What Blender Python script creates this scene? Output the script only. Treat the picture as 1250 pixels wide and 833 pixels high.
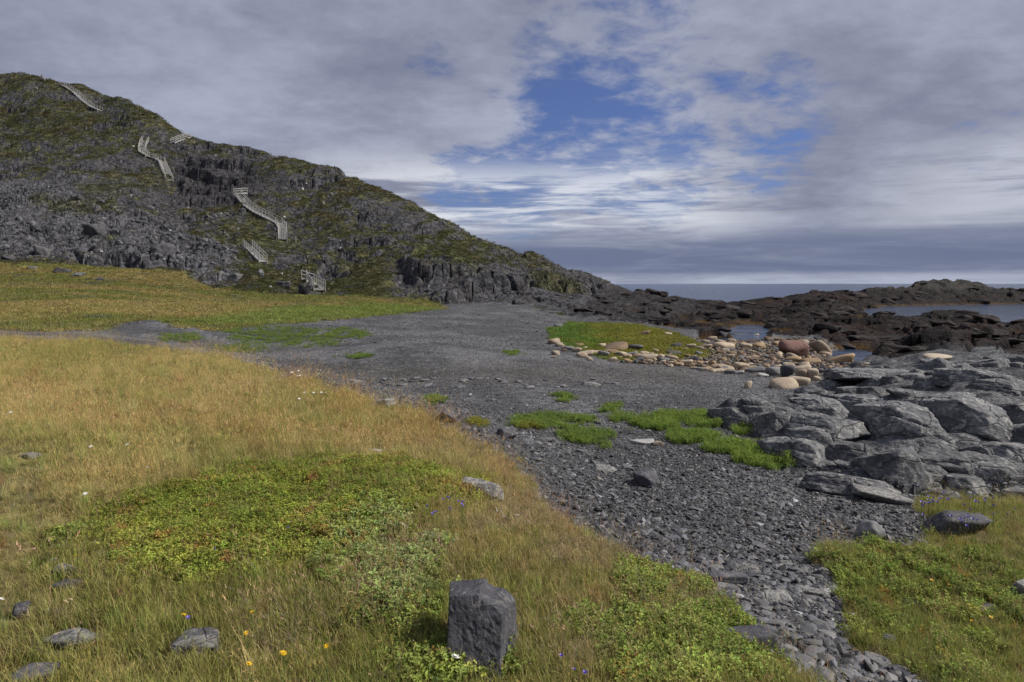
import bpy, bmesh, math, random
import numpy as np
from mathutils import Vector, Matrix, Euler

for o in list(bpy.data.objects):
    bpy.data.objects.remove(o)
S = bpy.context.scene
COL = S.collection
R = math.radians

# ------------------------------------------------------------------ camera
F = 735.0                       # focal length in photo pixels (photo 1250 x 833)
CAMZ = 4.2                      # metres above the sea
PITCH = math.atan(70.0 / F)
cam_d = bpy.data.cameras.new('camera')
cam_d.sensor_width = 36.0
cam_d.lens = 36.0 * F / 1250.0
cam_d.clip_start = 0.05
cam_d.clip_end = 60000
cam = bpy.data.objects.new('camera', cam_d)
COL.objects.link(cam)
cam.location = (0, 0, CAMZ)
cam.rotation_euler = (math.pi / 2 - PITCH, 0, 0)
S.camera = cam

# ------------------------------------------------------------------ light
EXPO = 0.75
S.view_settings.view_transform = 'Standard'
S.view_settings.look = 'None'
S.view_settings.gamma = 1
S.view_settings.use_curve_mapping = False
S.view_settings.exposure = EXPO
S.render.engine = 'CYCLES'
S.cycles.max_bounces = 5
S.cycles.diffuse_bounces = 2
S.cycles.glossy_bounces = 2
S.cycles.transmission_bounces = 3
SUN_DIR = Vector((0.74, -0.02, 0.67)).normalized()      # towards the sun: right of the view
sun_d = bpy.data.lights.new('sun', 'SUN')
sun_d.energy = 3.4
sun_d.angle = R(10)
sun_d.color = (1.0, 0.95, 0.88)
sun = bpy.data.objects.new('sun', sun_d)
COL.objects.link(sun)
sun.location = (0, 0, 120)
sun.rotation_euler = SUN_DIR.to_track_quat('Z', 'Y').to_euler()

CT, ST = math.cos(PITCH), math.sin(PITCH)
def raydir(px, py):
    a = (px - 625.0) / F
    b = (416.5 - py) / F
    return np.array([a, CT + b * ST, -ST + b * CT])
def at(px, py, d):
    v = raydir(px, py)
    return np.array([0, 0, CAMZ]) + v * (d / v[1])
def project(x, y, z):
    dz = z - CAMZ
    f = y * CT - dz * ST
    u = y * ST + dz * CT
    return 625.0 + F * x / f, 416.5 - F * u / f

class NT:
    """small helper round a node tree"""
    def __init__(s, nt):
        s.nt = nt
        nt.nodes.clear()
    def n(s, t, **kw):
        nd = s.nt.nodes.new(t)
        for k, v in kw.items():
            if k == 'inp':
                for kk, vv in v.items():
                    if isinstance(vv, bpy.types.NodeSocket):
                        s.nt.links.new(vv, nd.inputs[kk])
                    else:
                        nd.inputs[kk].default_value = vv
            else:
                setattr(nd, k, v)
        return nd
    def l(s, a, b):
        s.nt.links.new(a, b)
    def m(s, op, a, b=0.0, c=None, clamp=False):
        nd = s.nt.nodes.new('ShaderNodeMath')
        nd.operation = op
        nd.use_clamp = clamp
        for i, v in enumerate((a, b, c)):
            if v is None: continue
            if isinstance(v, bpy.types.NodeSocket): s.nt.links.new(v, nd.inputs[i])
            else: nd.inputs[i].default_value = v
        return nd.outputs[0]
    def mix(s, fac, a, b, mode='MIX'):
        nd = s.nt.nodes.new('ShaderNodeMix')
        nd.data_type = 'RGBA'
        nd.blend_type = mode
        nd.clamp_factor = True
        for i, v in ((0, fac), (6, a), (7, b)):
            if isinstance(v, bpy.types.NodeSocket): s.nt.links.new(v, nd.inputs[i])
            else: nd.inputs[i].default_value = (*v, 1) if i and len(v) == 3 else v
        return nd.outputs[2]
    def ss(s, x, lo, hi, a=0.0, b=1.0):
        nd = s.nt.nodes.new('ShaderNodeMapRange')
        nd.interpolation_type = 'SMOOTHSTEP'
        s.nt.links.new(x, nd.inputs[0])
        for i, v in zip((1, 2, 3, 4), (lo, hi, a, b)): nd.inputs[i].default_value = v
        return nd.outputs[0]
    def noise(s, vec, scale, detail=4, rough=.55, dist=0.0, fac=True):
        nd = s.n('ShaderNodeTexNoise', inp={'Scale': scale, 'Detail': detail, 'Roughness': rough, 'Distortion': dist})
        if vec is not None: s.l(vec, nd.inputs['Vector'])
        return nd.outputs[0 if fac else 1]

# ------------------------------------------------------------------ sky: broken cloud over a Nishita sky
world = bpy.data.worlds.new('World')
S.world = world
world.use_nodes = True
W = NT(world.node_tree)
g = W.n('ShaderNodeTexCoord').outputs['Generated']
sx = W.n('ShaderNodeSeparateXYZ', inp={0: g})
X, Y, Z = sx.outputs
sky = W.n('ShaderNodeTexSky', sky_type='NISHITA', sun_disc=False)
sky.sun_elevation = math.asin(SUN_DIR.z)
sky.sun_rotation = math.atan2(SUN_DIR.x, SUN_DIR.y)
sky.air_density = 1.0
sky.dust_density = 0.4
sky.ozone_density = 2.0
zc = W.m('MAXIMUM', Z, 0.0)
den = W.m('ADD', zc, 0.24)
pv = W.n('ShaderNodeCombineXYZ', inp={0: W.m('DIVIDE', X, den), 1: W.m('DIVIDE', Y, den), 2: 0.0}).outputs[0]
pv2 = W.n('ShaderNodeMapping', inp={'Vector': pv, 'Rotation': (0, 0, R(-28)), 'Scale': (0.85, 1.05, 1.0), 'Location': (3.1, 1.7, 0)}).outputs[0]
n_big = W.noise(pv2, 1.1, 3, .5, .3)
n_mid = W.noise(pv2, 2.9, 9, .56, .2)
n_fine = W.noise(pv2, 11.0, 8, .62, .3)
def spot(px, py, w0, w1):
    d = Vector(raydir(px, py)).normalized()
    dt = W.n('ShaderNodeVectorMath', operation='DOT_PRODUCT', inp={0: g, 1: d})
    return W.ss(dt.outputs['Value'], math.cos(R(w0)), math.cos(R(w1)))
gap = spot(690, 165, 11, 1.5)
for q in ((735, 150, 9, 1, 1.0), (640, 215, 8, 1, 1.0), (575, 225, 6, 1, .8), (800, 190, 9, 1, .9), (930, 165, 8, 1, .60), (770, 45, 9, 1, .66), (700, 90, 9, 1, .60), (545, 60, 5, 1, .45), (860, 130, 8, 1, .45), (1230, 130, 6, 1, .3)):
    gap = W.m('MAXIMUM', gap, W.m('MULTIPLY', spot(*q[:4]), q[4]))
dens = W.m('ADD', n_mid, W.m('MULTIPLY', n_fine, .55))
dens = W.m('SUBTRACT', W.m('ADD', dens, 0.23), W.m('MULTIPLY', gap, .44))
cover = W.ss(dens, .52, .82)
tone = W.m('ADD', W.m('MULTIPLY', n_big, .8), W.m('MULTIPLY', n_mid, .75))
tone = W.m('ADD', tone, W.m('MULTIPLY', W.m('SUBTRACT', n_fine, .5), .38))
tone = W.ss(tone, .48, 1.10)
k = 1.0 / (2 ** EXPO) / 0.1          # wanted picture value -> background colour at strength 0.1
def pc(r, g_, b): return (r * k, g_ * k, b * k, 1)
cl = W.mix(tone, pc(.205, .225, .315), pc(.41, .44, .56))
# lower sky: white streaks far off, then a slate bank, then a pale slit at the horizon
pv3 = W.n('ShaderNodeMapping', inp={'Vector': g, 'Scale': (2.2, 2.2, 26.0), 'Rotation': (0, R(-2.2), 0)}).outputs[0]
n_band = W.noise(pv3, 1.25, 6, .58, .6)
pv4 = W.n('ShaderNodeMapping', inp={'Vector': g, 'Scale': (5.0, 5.0, 60.0), 'Rotation': (0, R(3), 0)}).outputs[0]
n_streak = W.noise(pv4, 1.2, 7, .62, .8)
low = W.m('MULTIPLY', W.ss(Z, .045, .075), W.ss(Z, .23, .15))
wside = W.m('MAXIMUM', spot(640, 270, 26, 7), W.m('MULTIPLY', spot(1250, 310, 14, 3), .5))
white = W.m('MULTIPLY', W.m('MULTIPLY', low, wside), W.ss(W.m('ADD', n_band, W.m('MULTIPLY', n_streak, .7)), .60, .92))
cl = W.mix(white, cl, pc(.70, .73, .80))
cover = W.m('MAXIMUM', cover, W.m('MULTIPLY', white, .9))
lowcov = W.ss(Z, .15, .08)
cover = W.m('MAXIMUM', cover, W.m('MULTIPLY', lowcov, W.ss(n_band, .25, .5)))
bank = W.m('MULTIPLY', W.ss(Z, .008, .022), W.ss(W.m('ADD', Z, W.m('MULTIPLY', W.m('SUBTRACT', n_band, .5), .06)), .105, .055))
bank = W.m('MULTIPLY', bank, W.ss(n_band, .25, .55, .45, 1.0))
cl = W.mix(bank, cl, pc(.155, .185, .29))
slit = W.m('MULTIPLY', W.ss(Z, .020, .006), W.ss(n_streak, .35, .65, .25, 1.0))
cl = W.mix(slit, cl, pc(.42, .46, .57))
cover = W.m('MAXIMUM', cover, slit)
blue = W.mix(1.0, sky.outputs[0], (0.25, 0.30, 0.49), 'MULTIPLY')
veil = W.mix(0.07, blue, pc(.4, .43, .52))
final = W.mix(cover, veil, cl)
bg = W.n('ShaderNodeBackground', inp={'Color': final, 'Strength': 0.1})
W.l(bg.outputs[0], W.n('ShaderNodeOutputWorld').inputs[0])

# ------------------------------------------------------------------ numpy noise
def _h(ix, iy, s):
    h = (ix.astype(np.int64) * 374761393 + iy.astype(np.int64) * 668265263 + s * 1442695041) & 0xffffffff
    h = ((h ^ (h >> 13)) * 1274126177) & 0xffffffff
    h = ((h ^ (h >> 16)) * 2246822519) & 0xffffffff
    return ((h ^ (h >> 15)) & 0xffffff) / float(0x1000000)
def perlin(x, y, s=0):
    xi = np.floor(x); yi = np.floor(y)
    fx = x - xi; fy = y - yi
    u = fx * fx * fx * (fx * (fx * 6 - 15) + 10); v = fy * fy * fy * (fy * (fy * 6 - 15) + 10)
    def gr(dx, dy):
        a = _h(xi + dx, yi + dy, s) * 6.2831853
        return np.cos(a) * (fx - dx) + np.sin(a) * (fy - dy)
    a = gr(0, 0); b = gr(1, 0); c = gr(0, 1); d = gr(1, 1)
    return 1.5 * ((a + u * (b - a)) * (1 - v) + (c + u * (d - c)) * v)
def fbm(x, y, s=0, o=5, g_=.5):
    t = 0; a = 1.0; n = 0
    for i in range(o):
        t = t + a * perlin(x, y, s + i * 17); n += a
        x = x * 2.03 + 11.3; y = y * 2.03 + 4.7; a *= g_
    return t / n
def ridged(x, y, s=0, o=5, g_=.5):
    t = 0; a = 1.0; n = 0
    for i in range(o):
        t = t + a * (1 - np.abs(perlin(x, y, s + i * 17)) * 1.6); n += a
        x = x * 2.03 + 11.3; y = y * 2.03 + 4.7; a *= g_
    return t / n
def worley(x, y, s=0):
    """F1, F2, random id, offset to the cell centre"""
    xi = np.floor(x); yi = np.floor(y)
    f1 = np.full(x.shape, 9.0); f2 = np.full(x.shape, 9.0); idv = np.zeros(x.shape)
    ox = np.zeros(x.shape); oy = np.zeros(x.shape)
    for dx in (-1, 0, 1):
        for dy in (-1, 0, 1):
            cx = xi + dx; cy = yi + dy
            qx = cx + .1 + .8 * _h(cx, cy, s + 1) - x; qy = cy + .1 + .8 * _h(cx, cy, s + 2) - y
            d = np.sqrt(qx * qx + qy * qy)
            nr = d < f1
            f2 = np.where(nr, f1, np.minimum(f2, d))
            idv = np.where(nr, _h(cx, cy, s + 3), idv)
            ox = np.where(nr, qx, ox); oy = np.where(nr, qy, oy)
            f1 = np.where(nr, d, f1)
    return f1, f2, idv, ox, oy
def sstep(x, a, b):
    t = np.clip((x - a) / (b - a), 0, 1)
    return t * t * (3 - 2 * t)
def blocks(x, y, s, tilt=.8, crack=.5, cw=.1):
    """broken rock: every cell a tilted plate at its own height, cracks between"""
    f1, f2, i, ox, oy = worley(x, y, s)
    j = (i * 97.3) % 1.0; k_ = (i * 57.7) % 1.0
    return (i - .5) + tilt * (ox * (j - .5) + oy * (k_ - .5)) - crack * (1 - sstep(f2 - f1, 0, cw))
def inpoly(px, py, poly):
    r = np.zeros(px.shape, bool)
    n = len(poly)
    for i in range(n):
        x1, y1 = poly[i]; x2, y2 = poly[(i + 1) % n]
        c = (y1 > py) != (y2 > py)
        r ^= c & (px < (x2 - x1) * (py - y1) / (y2 - y1 + 1e-9) + x1)
    return r

# ------------------------------------------------------------------ the land: a smooth sheet through surveyed points
CP = []      # (X, Y, Z)
def P(px, py, d): CP.append(tuple(at(px, py, d)))
def PZ(px, d, z): CP.append(((px - 625.0) / F * d, d, z))
for px in (-500, -150, 200, 625, 900, 1250, 1600):          # by the camera
    PZ(px, .5, 2.5); PZ(px, 1.5, 2.42)
# near bank and meadow (left)
for a in [(0,833,2.55),(300,833,2.6),(600,833,2.65),(0,700,3.7),(300,700,3.75),(600,700,3.8),(780,770,3.6),(0,600,5.4),(300,600,5.4),
          (560,600,5.6),(690,680,4.6),(870,760,3.95),(0,500,9.6),(250,500,9.6),(470,520,9.0),(0,450,14.5),(200,455,14),(0,405,24),(100,409,23),
          (200,419,20),(330,442,15.8),(440,468,12.8),(500,488,11.6),(545,512,10.1),(620,548,8.7),(655,600,7.4),(740,668,5.5),(900,755,4.1),
          (-300,405,24),(-300,500,9.6),(-300,700,3.7),(-700,405,24),(-700,600,5.5)]: P(*a)
# ground behind the meadow's brow
for px, d, z in [(0,28,1.85),(200,26,1.65),(330,20,1.3),(440,16.5,1.15),(-300,28,1.9)]: PZ(px, d, z)
# far lawn
for a in [(0,392,35),(200,392,34),(400,385,46),(0,375,50),(200,372,55),(400,370,62),(0,350,72),(200,355,74),(330,358,80),(395,358,80),
          (0,322,92),(60,319,92),(130,321,92),(220,334,88),(260,352,82),(-300,375,50),(-300,322,92),(470,366,75)]: P(*a)
# beach
for a in [(600,460,19.5),(500,430,26),(420,405,36),(600,430,28),(600,400,42),(560,377,62),(640,377,62),(660,395,47),(700,470,19),(800,470,19.5),(880,470,20),
          (700,560,9.6),(640,500,13.4),(760,510,12.8),(850,520,12.2),(800,600,8.0),(900,650,6.3),(960,560,10),(900,690,5.4),(1000,740,4.5),
          (1080,825,3.5),(1020,660,6.2),(940,600,8.1)]: P(*a)
# right hand turf
for a in [(1000,690,5.4),(1100,655,6.3),(1250,640,6.6),(1200,800,3.8),(1250,833,3.5),(1550,640,6.6),(1550,800,3.8),(1120,720,4.9)]: P(*a)
# outcrop
for a in [(1000,575,9.4),(1100,603,8.1),(1200,603,8.1),(1000,520,12),(1100,510,12.4),(1200,510,12),(1080,470,17.5),(1200,455,17.5),(1040,455,22),
          (1150,440,23),(1250,436,23),(1400,600,8.1),(1400,455,17.5),(1600,455,17.5),(880,505,13.6)]: P(*a)
# boulder shore, marsh, pools
for px, d, z in [(960,29,.50),(960,38,.35),(880,34,.45),(860,45,.35),(1030,30,.4),(700,43,.85),(760,40,.7),(760,29.5,.72),(690,33,.85),(830,33,.6),
                 (915,53,-.15),(905,60,-.02),(930,48,.08),(945,53,.2),(1040,36,-.12),(1075,38,.2),(1008,37,.2),(1000,46,.6),(1100,46,.55),(860,52,.28),(880,50,.1),
                 (1250,36,.75),(1200,42,.7),(1100,36,.5),(1250,50,.8),(1450,45,.8),(1600,40,.8),
                 (960,62,.7),(1000,75,.9),(1060,62,.7),(1130,60,.6),(900,75,1.2),(870,88,1.5),(900,105,1.0),(950,105,2.0),(1000,118,2.5),(1050,112,1.5),
                 (1010,92,1.2),(1080,78,.35),(1130,70,.45),(1250,68,.4),(1400,68,.6)]: PZ(px, d, z)
# the cove, the far reef and the open sea
for px, d, z in [(1110,95,-1),(1180,85,-1),(1250,95,-1.2),(1400,95,-1.2),(1180,110,-1.2),(1300,118,-1),
                 (1060,128,2.4),(1130,142,4.2),(1170,142,4.0),(1230,140,2.6),(1330,145,3.2),(1500,145,3),
                 (1060,175,-2),(1130,180,-2),(1300,180,-2),(950,150,-2),(880,150,-2),(830,150,-1.2),(1000,200,-4),(800,220,-4),(1300,260,-5),(1600,180,-3),
                 (900,300,-6),(1100,300,-6),(700,300,-6)]: PZ(px, d, z)
# hill foot ledges (centre and right)
for a in [(520,363,80),(520,322,92),(600,366,76),(610,335,92),(660,372,70),(690,384,64),(780,389,62),(780,364,80),(850,402,56),(830,372,80),(700,365,82),(660,345,100)]: P(*a)
# hill face
for a in [(0,280,112),(120,280,112),(250,310,104),(330,325,100),(315,305,112),(345,294,126),(420,325,106),(430,280,130),(335,268,137),(290,240,150),
          (0,230,140),(120,230,142),(210,221,165),(170,180,182),(70,180,178),(230,172,198),(0,140,215),(100,130,222),(120,136,226),(76,105,244),
          (300,215,168),(400,240,152),(500,290,126),(560,310,116),(620,325,112),(-300,230,140),(-300,140,215)]: P(*a)
# skyline
SKY = [(-500,80,262),(-300,86,262),(-100,92,260),(0,93,258),(50,95,256),(100,103,248),(150,121,238),(200,151,222),(240,171,206),(300,181,194),(350,195,184),(400,206,176),
       (440,222,170),(500,250,160),(560,282,150),(600,303,146),(650,316,142),(700,336,138),(740,349,132)]
for px, py, d in SKY: P(px, py, d)
for px, py, d in SKY:                                      # and down the far side
    z = at(px, py, d)[2]
    PZ(px, d * 1.12, z - 2 - .06 * z); PZ(px, d * 1.35, z * .62 - 4)
for px in (-500, -100, 300): PZ(px, 345, 30)
CP = np.array(CP)
def uv(x, y): return x / y * 1.3, np.log(y) * .62
cu, cv = uv(CP[:, 0], CP[:, 1])
def kern(r2): return np.where(r2 > 1e-12, .5 * r2 * np.log(r2 + 1e-12), 0)
n = len(CP)
Kmat = kern((cu[:, None] - cu) ** 2 + (cv[:, None] - cv) ** 2) + np.eye(n) * 4e-4
Pm = np.c_[np.ones(n), cu, cv]
A = np.block([[Kmat, Pm], [Pm.T, np.zeros((3, 3))]])
# height relative to viewing distance keeps near and far equally well behaved
wgt = np.linalg.solve(A, np.r_[(CP[:, 2] - CAMZ) / CP[:, 1], 0, 0, 0])
def base_z(x, y):
    u, v = uv(x, y)
    t = wgt[n] + wgt[n + 1] * u + wgt[n + 2] * v
    for i in range(n):
        t = t + wgt[i] * kern((u - cu[i]) ** 2 + (v - cv[i]) ** 2)
    return CAMZ + t * y

U = np.r_[np.linspace(-1.6, -.97, 40, endpoint=False), np.linspace(-.97, .97, 900), np.linspace(.97, 1.6, 41)[1:]]
def seg(a, b, c): return np.exp(np.linspace(math.log(a), math.log(b), c, endpoint=False))
YR = np.r_[seg(.5, 3.5, 40), seg(3.5, 28, 330), seg(28, 72, 190), seg(72, 145, 230), seg(145, 270, 140), seg(270, 346, 12)]
NU, NV = len(U), len(YR)
GU, GY = np.meshgrid(U, YR)
GX = GU * GY
cu_i = np.unique(np.r_[np.arange(0, NU, 4), NU - 1]); cv_i = np.unique(np.r_[np.arange(0, NV, 4), NV - 1])
cgu, cgy = np.meshgrid(U[cu_i], YR[cv_i])
cgt = (base_z(cgu * cgy, cgy) - CAMZ) / cgy
cgt = np.stack([np.interp(np.arange(NU), cu_i, r_) for r_ in cgt])
cgt = np.stack([np.interp(np.arange(NV), cv_i, r_) for r_ in cgt.T], 1)
GB = CAMZ + cgt * GY
PX, PY = project(GX, GY, GB)

def blur(a, r):
    for ax in (0, 1):
        for _ in range(2):
            p = np.pad(a, [(r, r) if i == ax else (0, 0) for i in (0, 1)], mode='edge')
            c = np.cumsum(p, axis=ax)
            c = np.insert(c, 0, 0, axis=ax)
            a = (np.take(c, range(2 * r + 1, c.shape[ax]), ax) - np.take(c, range(0, c.shape[ax] - 2 * r - 1), ax)) / (2 * r + 1)
    return a
# ---- regions, outlines turned into ground areas, with ragged edges
jx = fbm(GX * .9, GY * .9, 5, 5, .6) * 26 * np.clip(8 / GY, .25, 1.6) + fbm(GX * .12, GY * .12, 6, 3) * 10
jy = fbm(GX * .9, GY * .9, 7, 5, .6) * 20 * np.clip(8 / GY, .19, 1.6)
QX, QY = PX + jx, PY + jy
MEADOW, SHINGLE, LAWN, HILL, SHORE, TURF, MARSH = range(7)
poly_meadow = [(-3000,413),(0,413),(100,416),(200,427),(280,439),(330,452),(390,468),(440,481),(480,494),(520,506),(545,522),(560,532),(600,547),(630,562),(648,585),(656,606),
               (700,642),(745,672),(780,695),(850,725),(900,752),(960,792),(1010,836),(1080,900),(1200,3000),(-3000,3000)]
poly_turf = [(985,680),(1005,662),(1050,655),(1110,664),(1150,655),(1120,610),(1180,608),(1250,606),(1700,600),(3000,600),(3000,3000),(1300,3000),(1180,880),(1110,822),(1060,790),(1040,745),(1000,705)]
poly_lawn = [(-3000,402),(0,402),(60,405),(130,402),(150,393),(190,391),(210,399),(270,404),(330,397),(400,392),(440,388),(500,382),(545,376),(520,365),(470,364),(395,360),(330,360),(262,353),(225,336),(130,323),(60,321),(0,324),(-3000,324)]
poly_hill = [(-3000,324),(0,324),(60,321),(130,323),(225,336),(262,353),(330,360),(395,360),(470,364),(520,365),(600,368),(645,374),(690,386),(712,372),(742,350),(742,-900),(-3000,-900)]
poly_shore = [(690,386),(745,392),(800,396),(850,404),(850,415),(905,416),(950,411),(1000,414),(1030,430),(1062,440),(1030,455),(1000,474),(930,488),(868,500),(880,518),(940,542),(950,575),(1050,592),(1100,604),(1180,612),(1250,612),(3000,612),
              (3000,-900),(742,-900),(742,350),(712,372)]
poly_marsh = [(668,403),(700,394),(770,396),(800,402),(845,414),(868,430),(850,440),(800,440),(740,438),(695,424),(672,414)]
REG = np.full(GX.shape, SHINGLE)
hid = (GY > 145) | ((PY < 346) & (GY > 60))
REG[inpoly(QX, QY, poly_lawn) & (GY > 24)] = LAWN
REG[inpoly(QX, QY, poly_hill) & (GY > 55)] = HILL
REG[(GY > 140) & (GU < (745 - 625) / F)] = HILL
shore = inpoly(QX, QY, poly_shore) & (GY > 7)
REG[shore & (REG == SHINGLE)] = SHORE
REG[(GY > 75) & (REG == SHINGLE)] = np.where(PX[(GY > 75) & (REG == SHINGLE)] < 742, HILL, SHORE)
REG[inpoly(QX, QY, poly_marsh) & (GY > 24) & (GY < 60)] = MARSH
REG[inpoly(QX, QY, poly_meadow) & (GY < 27)] = MEADOW
REG[inpoly(QX, QY, poly_turf) & (GY < 9)] = TURF
wH = blur((REG == HILL) * 1.0, 5)
wS = blur((REG == SHORE) * 1.0, 4)
wM = blur(((REG == MEADOW) | (REG == TURF)) * 1.0, 4)
wB = blur((REG == SHINGLE) * 1.0, 3)
wL = blur(((REG == LAWN) | (REG == MARSH)) * 1.0, 4)

# ---- relief
Zt = GB.copy()
Zt += wM * (.10 * fbm(GX * .7, GY * .7, 31, 4) + .05 * fbm(GX * 3, GY * 3, 32, 3))
Zt += wB * (.05 * fbm(GX * .5, GY * .5, 33, 4) + .012 * fbm(GX * 6, GY * 6, 34, 2))
Zt += wL * (.22 * fbm(GX * .16, GY * .16, 35, 4) + .10 * fbm(GX * .8, GY * .8, 36, 3)) * np.clip(GY / 60, .3, 1)
# hill: crags in steps, gullies, broken blocks
hx = GX * .94 + GY * .34; hy = -GX * .34 + GY * .94
rel = np.clip((GB - .4) / 4, .22, 1)
STEP = 5.0
t = (GB + 6.5 * fbm(GX * .035, GY * .035, 41, 4) + 2.0 * fbm(GX * .16, GY * .10, 42, 4) + .8 * blocks(GX * .35, GY * .35, 143, 1., .5, .15)) / STEP
ti = np.floor(t); tf = t - ti
terr = (ti + sstep(tf, .66, .94)) * STEP - t * STEP
cliffy = .55 * sstep(fbm(GX * .05, GY * .05, 43, 4), -.05, .30)
cl_zone = inpoly(PX, PY, [(480,372),(480,318),(640,330),(740,352),(740,392),(640,374)]) | inpoly(PX, PY, [(215,255),(215,188),(300,195),(310,240)]) | inpoly(PX, PY, [(100,330),(90,290),(235,285),(235,325)])
cliffy = np.maximum(cliffy, blur(cl_zone * 1.0, 8))
dH = rel * cliffy * terr * .8
rough = np.clip(.55 + .9 * fbm(GX * .05, GY * .05, 44, 3), .15, 1.2)
b1 = blocks(hx / 5.2, hy / 3.6, 51, 1.1, .35, .10)
b2 = blocks(hx / 1.9 + fbm(hx * .5, hy * .5, 9, 2) * .5, hy / 1.4, 52, 1.2, .5, .12)
b3 = blocks(hx / .75, hy / .65, 53, 1.2, .6, .15)
dH += rel * rough * (.8 * b1 + .32 * b2 + .10 * b3) + rel * 1.3 * fbm(GX * .11, GY * .11, 46, 5, .55) + rel * .9 * ridged(hx * .12, hy * .16, 55, 5)
scree = blur(inpoly(QX, QY, [(-400,235),(60,225),(150,262),(270,300),(300,350),(240,352),(130,325),(0,330),(-400,330)]) * 1.0, 6)
dH += scree * (.22 * b3 + .18 * b2)
Zt += wH * dH
# shore: ledges along the strike
wob = fbm(GX * .12, GY * .12, 61, 3)
sxx = GX * .83 + GY * .55 + wob * 5; syy = -GX * .55 + GY * .83 + wob * 3
sc = np.clip((GY - 6) / 26, .20, 1.0)
shore_h = sc * (1.05 * blocks(sxx / (9 * sc + .6), syy / (3.4 * sc + .3), 62, 1.0, .3, .10) + .42 * blocks(sxx / (3.0 * sc + .2), syy / (1.4 * sc + .15), 63, 1.2, .45, .12)
          + .15 * blocks(sxx / (1.1 * sc + .1), syy / (.6 * sc + .08), 64, 1.2, .5, .15)) + sc * .6 * ridged(sxx * .09, syy * .26, 65, 4) + sc * .12 * fbm(GX * .8, GY * .8, 66, 4)
shore_h = .5 * shore_h + .5 * blur(shore_h, 1)
shore_h = shore_h * (1 + .5 * sstep(GY, 120, 135)) - .22 * sc
pool = np.zeros(GX.shape)
for poly in ([(886,408),(902,402),(908,394),(936,392),(932,405),(930,415),(908,413)], [(1012,430),(1035,424),(1062,430),(1068,440),(1035,441)],
             [(1062,368),(1110,366),(1400,370),(3000,372),(3000,392),(1250,392),(1130,386),(1085,378)], [(1180,395),(1260,397),(1260,403),(1190,401)]):
    pool = np.maximum(pool, blur(inpoly(PX + jx * .3, PY + jy * .3, poly) * 1.0, 5))
pool *= (GY > 26)
Zt += wS * shore_h * np.clip(GB * .9 + .55, .25, 1) * (1 - pool)
Zt -= wS * (.80 * sstep(GY, 60, 82) * sstep(GY, 125, 108)) * (1 - pool)
Zt = Zt - pool * (np.maximum(Zt, 0) + .35)
# keep the skyline clear: only the relief noise may change it
oc = blur((inpoly(PX + jx * .5, PY + jy * .5, [(868,503),(930,490),(990,482),(1030,460),(1062,446),(1250,440),(1700,438),(1700,606),(1250,604),(1185,602),(1120,596),(1050,588),(962,568),(945,540),(885,517)]) & (GY > 7) & (GY < 25)) * 1.0, 3)
ox_ = GX * .8 - GY * .6 + .35 * fbm(GX * .8, GY * .8, 81, 3); oy_ = GX * .6 + GY * .8 + .35 * fbm(GX * .8, GY * .8, 82, 3)
ob = blur(.34 * blocks(ox_ / 2.3, oy_ / 1.5, 83, .9, .25, .2) + .10 * blocks(ox_ / .9, oy_ / .7, 84, 1.0, .3, .25), 3) + .05 * fbm(GX * 1.6, GY * 1.6, 86, 4)
Zt += oc * (.22 + .12 * sstep(PX, 1000, 1120) + ob - wS * shore_h * np.clip(GB * .9 + .55, .25, 1))
FLZ = np.gradient(Zt, axis=0) / np.gradient(GY, axis=0)
FLX = np.gradient(Zt, axis=1) / np.gradient(GX, axis=1)
NZ = 1 / np.sqrt(1 + FLZ ** 2 + FLX ** 2)
NZB = blur(NZ, 3)

def lut(arr, x, y):
    """bilinear look-up of a grid array at ground points"""
    u = x / y
    iu = np.clip(np.interp(u, U, np.arange(NU)), 0, NU - 1.001); iv = np.clip(np.interp(y, YR, np.arange(NV)), 0, NV - 1.001)
    a = iu.astype(int); b = iv.astype(int); fa = iu - a; fb = iv - b
    return (arr[b, a] * (1 - fa) + arr[b, a + 1] * fa) * (1 - fb) + (arr[b + 1, a] * (1 - fa) + arr[b + 1, a + 1] * fa) * fb
def lutn(arr, x, y):
    iu = np.clip(np.rint(np.interp(x / y, U, np.arange(NU))), 0, NU - 1).astype(int)
    iv = np.clip(np.rint(np.interp(y, YR, np.arange(NV))), 0, NV - 1).astype(int)
    return arr[iv, iu]
def gz(x, y): return float(lut(Zt, np.array([x]), np.array([y]))[0])
def hit(px, py, lo=1.5, hi=300):
    """where the sight line through a pixel meets the land"""
    v = raydir(px, py)
    ys = np.exp(np.linspace(math.log(lo), math.log(hi), 4000))
    tt = ys / v[1]
    dz = CAMZ + v[2] * tt - lut(Zt, v[0] * tt, ys)
    w = np.where(dz < 0)[0]
    i = w[0] if len(w) else len(ys) - 1
    return np.array([v[0] * tt[i], ys[i], gz(v[0] * tt[i], ys[i])])

# ---- colours of the ground (surface colour; the hill's also carries a cloud shadow)
def lerp(a, b, t): return a + (np.asarray(b) - a) * t[..., None]
def full(c): return np.broadcast_to(np.array(c, float), GX.shape + (3,)).copy()
n1 = fbm(GX * .35, GY * .35, 71, 4); n2 = fbm(GX * 1.6, GY * 1.6, 72, 4); n3 = fbm(GX * 7, GY * 7, 73, 3); n0 = fbm(GX * .06, GY * .06, 74, 4)
C = full((.075, .075, .08))
m = REG == SHINGLE
c = lerp(full((.052, .052, .055)), (.102, .101, .104), sstep(n1 + .5 * n2 + .6 * n0, -.3, .5))
c = lerp(c, (.062, .052, .042), sstep(PX, 900, 820) * sstep(PY, 440, 452) * sstep(PY, 476, 466) * .55 * sstep(GY, 15, 17))
c = lerp(c, (.11, .085, .05), blur(inpoly(QX, QY, [(690,420),(850,440),(870,416),(1000,415),(1060,440),(1000,470),(880,452),(760,442)]) * 1.0, 3) * sstep(n2, -.3, .3))
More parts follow.
